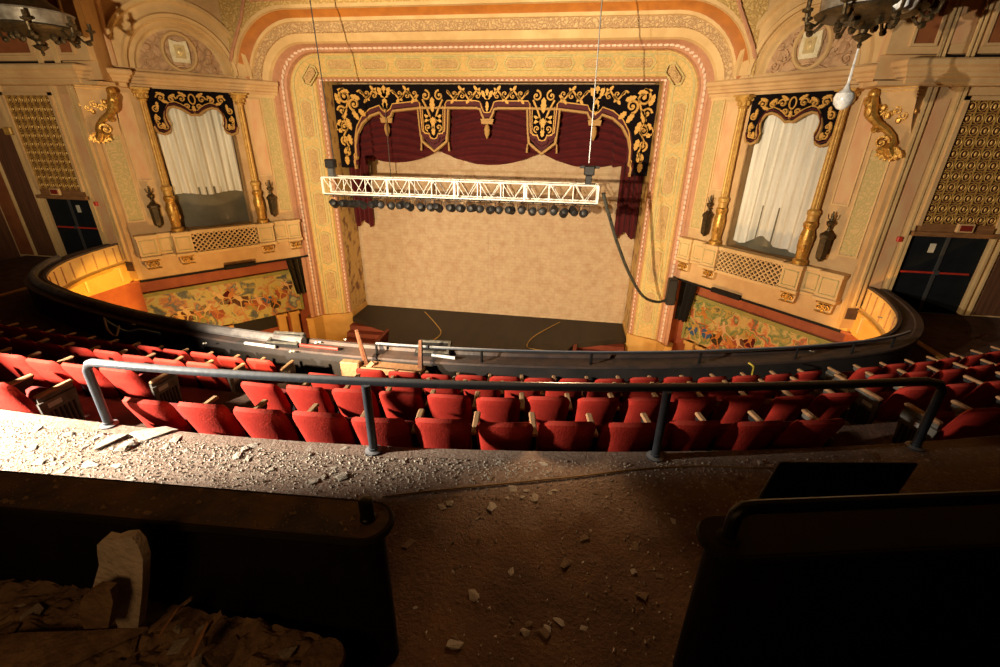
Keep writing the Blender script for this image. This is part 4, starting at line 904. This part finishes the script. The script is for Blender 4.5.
# near handrail
hr=thing('handrail',(3.5,2.8,-2.4),'grey steel pipe handrail along the edge of the near walkway','railing')
posts=[(.06,2.72),(2.47,2.80),(4.74,3.13),(6.95,3.66)]
P=[(posts[0][0],posts[0][1],-2.4),(posts[0][0],posts[0][1],-1.85),(posts[0][0]+.04,posts[0][1],-1.79)]
ND=[(x,2.705+qx(x),-1.765) for x in [.16+.35*i for i in range(20)]]
P2=P+ND+[(6.9,posts[3][1]-.02,-1.775),(6.95,posts[3][1],-1.84),(6.95,posts[3][1],-2.4)]
MB().tube(P2,.034,12).build('rail_pipe','rail',hr)
for x,y in posts[1:3]: MB().tube([(x,y,-2.4),(x,y,-1.78)],.034,12).build('post','rail',hr)
for x,y in posts: MB().lathe((x,y,-2.4),[(.07,0),(.07,.012),(.04,.02),(.038,.04)],12).build('foot_flange','rail',hr)
# ------------------------------------------------------------------ seats
def back_mesh():
    mb=MB(); nu,nv=18,20
    def fn(side):
        def g_(u,v):
            zz=.26+.60*v; hw=.222+.026*v**.6
            k=1-(max(0,v-.80)/.20)**2.4*.20; k*=1-(max(0,.12-v)/.12)**2*.12
            x=(2*u-1)*hw*k
            e=1-abs(2*u-1)**4.5; e2=1-(abs(2*v-1))**6
            th=.052*max(0,min(e,e2))**.5
            dz=-.018*(abs(2*u-1)**2)*v + .012*math.cos((2*u-1)*PI*.5)
            y=.05-.22*v+.05*(2*u-1)**2
            return (x,y+ (-th if side<0 else th*.9),zz+dz*v)
        return g_
    mb.grid(fn(-1),nu,nv); mb.grid(fn(1),nu,nv); return mb
def make_seat(end=0,cush='red_dark'):
    t=thing('theatre_seat',(0,0,0),None,None)
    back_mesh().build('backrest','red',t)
    mb=MB(); 
    def cg(s_):
        def g_(u,v):
            e=max(0,1-abs(2*u-1)**5); e2=max(0,1-abs(2*v-1)**5); th=.055*min(e,e2)**.5
            return ((2*u-1)*.21,.2+.06*v+(th if s_>0 else -th),.30+.24*v)
        return g_
    if cush=='down':
        mb=MB(); mb.bbox((-.22,.08,.36),(.22,.5,.46),.04); mb.build('seat_cushion','red_dark',t)
    else:
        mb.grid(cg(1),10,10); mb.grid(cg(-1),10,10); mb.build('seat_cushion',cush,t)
    def side(x,nm='armrest'):
        mb=MB(); mb.bbox((x-.03,.0,.585),(x+.03,.36,.62),.012); mb.build('armrest','wood',t)
        mb=MB(); mb.prism([(0,0)],0,0) if False else None
        q=MB(lambda u,v,w:(x+v,u,w)); q.prism([(.02,0),(.26,0),(.22,.1),(.20,.4),(.34,.55),(.34,.585),(.0,.585),(.02,.4)],-.018,.018); q.build('side_standard','iron' if not end else 'standard',t)
    side(.268)
    if end:
        x=-.268 if end<0 else .268
        if end<0: side(x)
        xx=x+(-.028 if end<0 else .028)
        q=MB(lambda u,v,w:(xx+v,u,w)); q.prism([(.0,.12),(.30,.12),(.34,.54),(-.02,.54)],-.012,.012); ap=q.build('aisle_panel','standard',t)
        q=MB(lambda u,v,w:(xx+v,u,w))
        for k in range(6): q.prism([(.04+.045*k,.17),(.06+.045*k,.17),(.06+.045*k,.42),(.04+.045*k,.42)],-.02,.02)
        q.build('panel_ribs','iron',ap)
        MB(lambda u,v,w:(xx+v,u,w)).prism([(.05,.46),(.18,.46),(.18,.51),(.05,.51)],-.018,.018).build('row_plate','label',ap)
    return t
proto={'n':make_seat(),'L':make_seat(-1),'R':make_seat(1),'o':make_seat(0,'red_olive'),'d':make_seat(0,'down')}
used={k:False for k in proto}
def place(kind,k,x,label,group):
    if not used[kind]: o=proto[kind]; used[kind]=True
    else: o=copy_tree(proto[kind])
    sl=(2*x/49.) if x>0 else 2*x/105.
    o.location=(x,ROWA[k]+.11+qx(x),TR[k]); o.rotation_euler=(random.uniform(-.02,.02),0,math.atan(sl)+random.uniform(-.03,.03))
    tag(o,label,'seat',group)
ROWN=['row behind the near railing','second row beyond the railing','third row beyond the railing','fourth row beyond the railing']
# blocks: (start, end) of the centre block per row
CEN=[(.30,6.5),(.62,7.1),(.78,7.55),(.95,8.1)]
LEFTEND=[-1.40,-1.22,-1.05,-.95]; LEFTMIN=[-3.2,-5.2,-7.4,-9.8]
RSTART=[7.75,7.95,8.35,8.9]; RMAX=[8.9,10.6,12.0,13.6]
for k in range(4):
    x=CEN[k][0]; i=0; P_=.53
    n=int((CEN[k][1]-CEN[k][0])/P_)+1
    for i in range(n):
        xx=x+P_*i
        kind=('R' if i==n-1 else ('o' if (k==1 and i in (n-2,n-3)) else ('d' if random.random()<.06 and k>0 else 'n')))
        place(kind,k,xx,'red theatre seat in %s, %s from left in centre block'%(ROWN[k],ordn(i)),'centre block seats')
    i=0; xx=LEFTEND[k]
    while xx>LEFTMIN[k]:
        place('R' if i==0 else 'n',k,xx,'red theatre seat in %s, %s left of the left aisle'%(ROWN[k],ordn(i)),'left block seats'); xx-=P_; i+=1
    i=0; xx=RSTART[k]
    while xx<RMAX[k]:
        place('L' if i==0 else 'n',k,xx,'red theatre seat in %s, %s right of the right aisle'%(ROWN[k],ordn(i)),'right block seats'); xx+=P_; i+=1
# ------------------------------------------------------------------ foreground walls
def capsule(A,B,w,n=10):
    ax,ay=A;bx,by=B; d=Vector((bx-ax,by-ay)).normalized(); nn=Vector((-d.y,d.x)); P=[]
    P.append((ax+nn.x*w,ay+nn.y*w)); 
    for k in range(n+1):
        a=PI/2-PI*k/n; P.append((bx+(d.x*math.cos(a)+nn.x*math.sin(a))*w,by+(d.y*math.cos(a)+nn.y*math.sin(a))*w))
    P.append((ax-nn.x*w,ay-nn.y*w)); return P
lw=thing('low_wall',(2.2,1.25,-2.4),'low black partition wall at the lower left with a dirt-covered rounded cap','low wall')
A,B=(-1.2,1.03),(3.17,1.325)
MB().slab(capsule(A,B,.07),-2.4,-1.54).build('wall_body','black',lw)
MB().slab(capsule(A,B,.095),-1.54,-1.505).build('cap','capdust',lw)
mb=MB(); c=capsule(A,B,.098); mb.tube([(x,y,-1.525) for x,y in c],.02,6); mb.build('cap_edge','black',lw)
o=MB().lathe((3.175,1.33,-1.505),[(.034,0),(.034,.015),(.030,.02),(.030,.10),(.022,.105)],14).build('pipe_stub','black_gloss',org=(3.175,1.33,-1.505)); tag(o,'short black pipe stub standing on the left wall cap end','pipe')
rw=thing('low_wall',(6,1.8,-2.4),'low black partition wall at the lower right carrying a bent pipe rail','low wall')
B2,A2=(4.66,1.50),(9.5,2.62)
MB().slab(capsule(A2,B2,.07),-2.4,-1.54).build('wall_body','black',rw)
MB().slab(capsule(A2,B2,.095),-1.54,-1.505).build('cap','black',rw)
MB().tube([(x,y,-1.525) for x,y in capsule(A2,B2,.098)],.02,6).build('cap_edge','black',rw)
pr=thing('pipe_rail',(4.7,1.5,-1.505),'bent black pipe rail mounted on the right partition wall','railing')
d=Vector((A2[0]-B2[0],A2[1]-B2[1])).normalized()
MB().tube([(4.66,1.49,-1.505),(4.66,1.49,-1.41),(4.665,1.492,-1.375),(4.69,1.50,-1.35),(4.73,1.51,-1.345),(4.66+d.x*4.6,1.49+d.y*4.6,-1.345)],.028,10).build('pipe','black_gloss',pr)
MB().lathe((4.66,1.49,-1.505),[(.045,0),(.045,.01),(.03,.015)],12).build('flange','black',pr)
# leaning black board
bd=thing('sign_board',(5.2,1.9,-1.5),'black rectangular board leaning behind the right pipe rail','board')
tl,trr=at(781,463,y=1.98),at(916,464,y=2.10); bl,brr=at(752,512,y=1.80),at(880,517,y=1.92)
def quadslab(mb,q,t,dn):
    vs=[q[0],q[1],q[2],q[3]]+[tuple(p[i]+dn[i]*t for i in range(3)) for p in q]
    mb.add(vs,[(0,1,2,3),(7,6,5,4),(0,4,5,1),(1,5,6,2),(2,6,7,3),(3,7,4,0)])
mb=MB(); quadslab(mb,[tl,trr,brr,bl],.02,(0,1,-.2)); mb.build('panel','black_gloss',bd)
mb=MB()
for a,b in ((tl,trr),(trr,brr),(brr,bl),(bl,tl)): mb.tube([a,b],.008,5)
mb.build('frame','black',bd)
# dark raised platforms behind both walls
struct(MB().box((-1.4,-1.2,-2.4),(3.0,1.06,-2.08)).build('floor_platform_left','floor_bal'))
struct(MB().slab([(5.2,-1.2),(10,-1.2),(10,2.5),(4.85,1.36)],-2.4,-2.2).build('floor_platform_right','floor_bal'))
# ------------------------------------------------------------------ debris
def rock_mesh(seed,n=12,flat=.5,m='plasterdeb'):
    rn=random.Random(seed); bm=bmesh.new()
    for _ in range(n): bm.verts.new((rn.uniform(-1,1),rn.uniform(-.75,.75),rn.uniform(0,1)*flat))
    bmesh.ops.convex_hull(bm,input=bm.verts)
    for v in [v for v in bm.verts if not v.link_faces]: bm.verts.remove(v)
    z0=min(v.co.z for v in bm.verts)
    for v in bm.verts: v.co.z-=z0
    bmesh.ops.recalc_face_normals(bm,faces=bm.faces)
    me=bpy.data.meshes.new('plaster_chunk'); bm.to_mesh(me); bm.free(); me.materials.append(M[m]); return me
RM=[rock_mesh(i,10+i%5,.35+.1*(i%4)) for i in range(8)]; RB=[rock_mesh(50+i,10+i%5,.4+.1*(i%4),'plasterdeb2') for i in range(6)]
def rock(me,x,y,z,s,label,group=None,rx=0,ry=0,rz=None,cat='rubble',name='plaster_chunk',sc=None):
    o=bpy.data.objects.new(name,me); COL.objects.link(o); o.location=(x,y,z); o.scale=sc or (s,s,s); o.rotation_euler=(rx,ry,rz if rz is not None else random.uniform(0,6.28))
    return tag(o,label,cat,group)
BIG=[(512,488,.062,'pale flat plaster chunk beside the cord on the walkway'),(545,463,.045,'pale plaster piece near the seats behind the railing, walkway middle'),(583,538,.042,'tan stone-like lump in the middle of the aisle floor'),(566,562,.05,'flat grey piece below the tan lump in the aisle'),(409,543,.045,'brown chunk on the aisle floor beside the left wall end'),(636,545,.04,'narrow broken piece lying right of the tan lump in the aisle'),(562,551,.03,'small grey piece touching the flat grey piece in the aisle'),(511,570,.034,'grey-white chip in the aisle left of the flat piece'),(560,620,.035,'pale crumb cluster piece near the lower aisle'),(547,628,.033,'tan crumb at the lower aisle centre'),(585,628,.03,'small pale chip low right in the aisle'),(455,643,.05,'pale smear-like piece at the bottom of the aisle'),(415,605,.028,'small pale fragment low at the left of the aisle'),
 (150,433,.13,'large white plaster slab by the left foot of the handrail'),(110,440,.09,'white broken plaster lump left of the largest slab'),(125,447,.07,'white plaster lump in front of the largest slab'),(178,437,.06,'cream plaster lump right of the largest slab'),(165,446,.04,'small cream lump at the right foot of the large slab'),(183,450,.035,'rounded cream crumb right of the large slab'),(96,437,.05,'pale lump near the handrail foot'),(88,465,.07,'flat pale piece in front of the low wall left end'),(40,461,.06,'broken pale slab piece near the left frame edge'),(60,470,.05,'small pale slab edge beside the low wall at far left'),(252,445,.05,'cream chip near the seats left of centre'),(310,449,.035,'cream chip behind the fourth seat from the left aisle'),(345,447,.04,'pale chip left of the second handrail post')]
for i,(px,py,s,lab) in enumerate(BIG):
    a=at(px,py,z=-2.39); sc=(s,s*.9,s*.55)
    if i==13: sc=(.21,.14,.07)
    if i in (14,15,16): sc=(s*1.3,s*1.1,s*.8)
    rock((RM if i not in (2,3,4,5,6) else RB)[i%6],a[0],a[1],-2.402,s,lab,sc=sc,rz=.3*i)
rn=random.Random(11); cnt=0
while cnt<240:
    t=rn.random()
    if t<.88:
        x=rn.gauss(.5,1.3) if rn.random()<.6 else rn.uniform(-1.2,7); e=2.62+qx(x); y=e-abs(rn.gauss(.0,.42))-.02
    else:
        x=rn.uniform(3.3,4.8); y=rn.uniform(1.3,3.0)
    if not(-1.8<x<7.8) or y<1.5 and not (3.35<x<4.5) or y>2.6+qx(x): continue
    s=rn.choice((.012,.016,.02,.026,.032)) if rn.random()<.85 else rn.uniform(.035,.055)
    rock(rn.choice(RM if (x<4 and y>1.8) or rn.random()<.5 else RB),x,y,-2.401,s,'small plaster fragment scattered on the dusty walkway and aisle floor','scattered plaster fragments',sc=(s,s,s*.6)); cnt+=1
# crumbs : uncountable grit
mb=MB(); rn=random.Random(5)
for _ in range(9000):
    if rn.random()<.86:
        x=rn.gauss(.8,2.3); y=2.7+qx(x)-abs(rn.gauss(0,.38 if x<3 else .28))-.01
    else: x=rn.uniform(3.3,7.5); y=rn.uniform(1.3,3.0)
    if not(-2.5<x<8) or y<1.45 and not(3.35<x<4.5) or y>2.62+qx(x): continue
    s=rn.uniform(.003,.013); a=rn.uniform(0,6.28)
    vs=[(x+s*math.cos(a+k*2.1)*rn.uniform(.6,1.3),y+s*math.sin(a+k*2.1)*rn.uniform(.6,1.3),-2.4) for k in range(3)]+[(x+s*.2,y,-2.4+s*rn.uniform(.5,1.1))]
    mb.add(vs,[(0,1,2),(0,3,1),(1,3,2),(2,3,0)])
tag(mb.build('plaster_grit','plasterdeb',smooth=False),'fine pale plaster grit spread over the walkway along the railing','grit',kind='stuff')
# dirt clods on the left cap
mb=MB(); 
for _ in range(900):
    t=rn.random(); x=A[0]+(B[0]-A[0])*t; y=A[1]+(B[1]-A[1])*t+rn.uniform(-.085,.09); s=rn.uniform(.002,.008) if rn.random()<.9 else rn.uniform(.01,.018)
    mb.add([(x+s*math.cos(k*2.1+x*99),y+s*math.sin(k*2.1+x*99),-1.507) for k in range(3)]+[(x,y,-1.505+s*.8)],[(0,1,2),(0,3,1),(1,3,2),(2,3,0)])
tag(mb.build('cap_dirt','plasterdeb2',smooth=False),'brown crumbled dirt lying along the top of the left low wall','dirt',kind='stuff')
curve_obj('floor_cord','cord',[at(px,py,z=-2.39) for px,py in ((382,497),(420,492),(470,487),(520,482),(580,476),(640,469),(700,466),(760,468),(830,463))],.006,'thin yellowish cord lying across the walkway and aisle','cord')
# rubble heap at lower left
rn=random.Random(21)
def slabobj(name,pts,z,th,m,label,rx=0):
    pass
hb=lambda px,py,z=-1.98:at(px,py,z=z)
a=hb(120,640)
def upright(px0,py0,px1,py1,poly,y,th,m,label,name='plaster_slab',cat='rubble'):
    # broken slab standing against the wall: outline given in metres
    o=MB(lambda u,v,w:(u,v,w)).prism(poly,y,y+th).build(name,m,org=(sum(p[0] for p in poly)/len(poly),y,min(p[1] for p in poly))); return tag(o,label,cat)
def outl(pp,y):
    return [(at(px,py,y=y)[0],at(px,py,y=y)[2]) for px,py in pp]
upright(0,0,0,0,outl(((97,545),(103,539),(112,541),(120,538),(131,537),(138,545),(143,560),(142,592),(138,628),(118,628),(112,610),(92,590),(99,565),(97,552)),.98),.98,.035,'plasterdeb','tall jagged off-white plaster slab propped against the left low wall')
upright(0,0,0,0,outl(((84,595),(96,588),(110,590),(113,602),(108,628),(84,629),(77,612)),.90),.90,.03,'plasterdeb2','rounded tan plaster piece leaning in front of the tall slab')
for i,(x0,y0,x1,y1,r,lab) in enumerate(((150,630,192,598,.018,'splintered lath stick left in the rubble heap'),(160,635,178,608,.012,'short thin lath stick in the rubble heap'),(185,652,222,612,.022,'broad splintered lath right in the rubble heap'),(192,656,208,622,.012,'narrow lath splinter beside the broad lath'))):
    p0=at(x0,y0,z=-1.96);p1=at(x1,y1,z=-1.84); o=MB().tube([p0,p1],[r,r*.7],5,flat=.4).build('lath_stick','wood' if i%2 else 'plasterdeb2',org=p0); tag(o,lab,'wood splinter')
pb=[at(*p,z=-1.96) for p in ((-20,640),(20,634),(90,632),(148,628),(110,645),(60,668),(-20,690))]
o=MB().slab([(p[0],p[1]) for p in pb],-1.975,-1.95).build('broken_board','plasterdeb2',org=pb[0]); tag(o,'broad broken tan board lying at the bottom left corner','board')
dd=at(322,655,z=-2.0); o=MB().lathe((dd[0],dd[1],-2.06),[(.085,0),(.09,.02),(.085,.04)],18).build('round_plaster_disc','plasterdeb2',org=(dd[0],dd[1],-2.06)); tag(o,'round dark tan disc lying in the rubble right of the laths','disc')
from mathutils import noise
def mound(u,v):
    x=-1.2+4.25*u; y=.25+.90*v
    n1=noise.noise((x*4.1,y*4.1,.3)); n2=noise.noise((x*13,y*13,1.7)); n3=noise.noise((x*34,y*34,4.1))
    return (x,y,-2.085+.06*v*v+.07*n1+.05*abs(n2)+.018*n3-(.12 if v==0 or u in (0,1) else 0))
tag(MB().grid(mound,260,60).build('rubble_mound','plasterdeb2',smooth=False),'brown rubble mound banked against the left low wall','rubble',kind='stuff')
for i in range(110):
    x=rn.uniform(.9,3.0); y=rn.uniform(.5,1.1)
    if abs(x-1.95)<.2 and y>.75: continue
    s_=rn.uniform(.025,.07); z=mound((x+1.2)/4.25,(y-.25)/.9)[2]-.005
    rock(RB[i%6] if i%3 else RM[i%8],x,y,z,s_,'dark brown rubble lump in the heap behind the left low wall','rubble heap lumps',rx=rn.uniform(-.5,.5),name='rubble_lump',sc=(s_,s_,s_*rn.uniform(.8,1.6)))
# ------------------------------------------------------------------ lights
def spot(name,loc,tgt,E,size,blend,col,rad=.1):
    l=bpy.data.lights.new(name,'SPOT'); l.energy=E; l.spot_size=math.radians(size); l.spot_blend=blend; l.color=col; l.shadow_soft_size=rad
    o=bpy.data.objects.new(name,l); COL.objects.link(o); o.location=loc
    o.rotation_euler=(Vector(tgt)-Vector(loc)).to_track_quat('-Z','Y').to_euler(); return o
def point(name,loc,E,col,rad=.15):
    l=bpy.data.lights.new(name,'POINT'); l.energy=E; l.color=col; l.shadow_soft_size=rad
    o=bpy.data.objects.new(name,l); COL.objects.link(o); o.location=loc; return o
WARM=(1,.80,.52)
HP=(-1.2,1.0,-.5)
spot('house_spot',HP,(.3,20,-1.2),19500,70,.6,WARM,.08)
spot('house_side_beam_left',HP,(-12.6,14.6,.8),7000,46,.9,WARM,.08)  # added beam from the house lamp's position, for the left side wall
spot('house_side_beam_right',HP,(13.2,14.0,.4),5200,46,.9,WARM,.08)  # matching added beam towards the right side wall
spot('work_light',(-2.5,1.25,-1.08),(-.35,4.35,-2.35),5200,86,.32,(1,.90,.74),.05)
OR=(1,.42,.08)
spot('under_lamp_left',(-5.5,9.6,-8.0),(-12.5,12.6,-5.9),6000,26,.6,(1,.55,.06))
spot('under_lamp_right',(5.5,9.6,-8.0),(12.5,12.9,-5.5),3800,26,.6,(1,.52,.08))
point('pit_lamp_left',(-7.6,13.6,-8.2),1000,(1,.58,.2))
point('pit_lamp_right',(7.4,13.8,-8.2),700,(1,.55,.18))
point('apron_fill',(0,13.5,-9.2),160,OR)  # added orange fill low in front of the stage, no fixture there
point('aisle_fill',(2.6,-.6,-.4),22,(1,.52,.2),.3)  # added warm fill that lifts the aisle and rubble heap
spot('aisle_relief_fill',(3.9,3.9,-1.62),(3.95,1.9,-2.4),75,62,.8,(1,.62,.32),.12)  # added low grazing fill to bring out relief on the aisle floor
w=bpy.data.worlds.new('World'); S.world=w; w.use_nodes=True
w.node_tree.nodes['Background'].inputs[0].default_value=(.9,.6,.4,1); w.node_tree.nodes['Background'].inputs[1].default_value=.006
# ------------------------------------------------------------------ camera
cam=bpy.data.cameras.new('camera'); co=bpy.data.objects.new('camera',cam); COL.objects.link(co)
cam.sensor_width=36; cam.lens=CF*36/1000; cam.clip_start=.05; cam.clip_end=200
def R3():
    # columns: right, up, back
    def rr(a,b):
        c,s=math.cos(CR),math.sin(CR); return c*a+s*b,-s*a+c*b
    def w_(X,u,d):
        c,s=math.cos(CP),math.sin(CP); Y=d*c+u*s;Z=-d*s+u*c
        c,s=math.cos(CY),math.sin(CY); return Vector((c*X-s*Y,s*X+c*Y,Z))
    a=rr(1,0);b=rr(0,1); return w_(a[0],a[1],0),w_(b[0],b[1],0),w_(0,0,1)
r_,u_,f_=R3(); mt=Matrix((r_,u_,-f_)).transposed()
co.matrix_world=Matrix.Translation((CX,0,0))@mt.to_4x4()
S.camera=co
bpy.context.view_layer.update()
for o in list(COL.objects):
    if o.parent is None: o.location.z+=ZO
S.view_settings.view_transform='Standard'; S.view_settings.look='None'; S.view_settings.gamma=1; S.view_settings.exposure=0
S.view_settings.use_curve_mapping=False
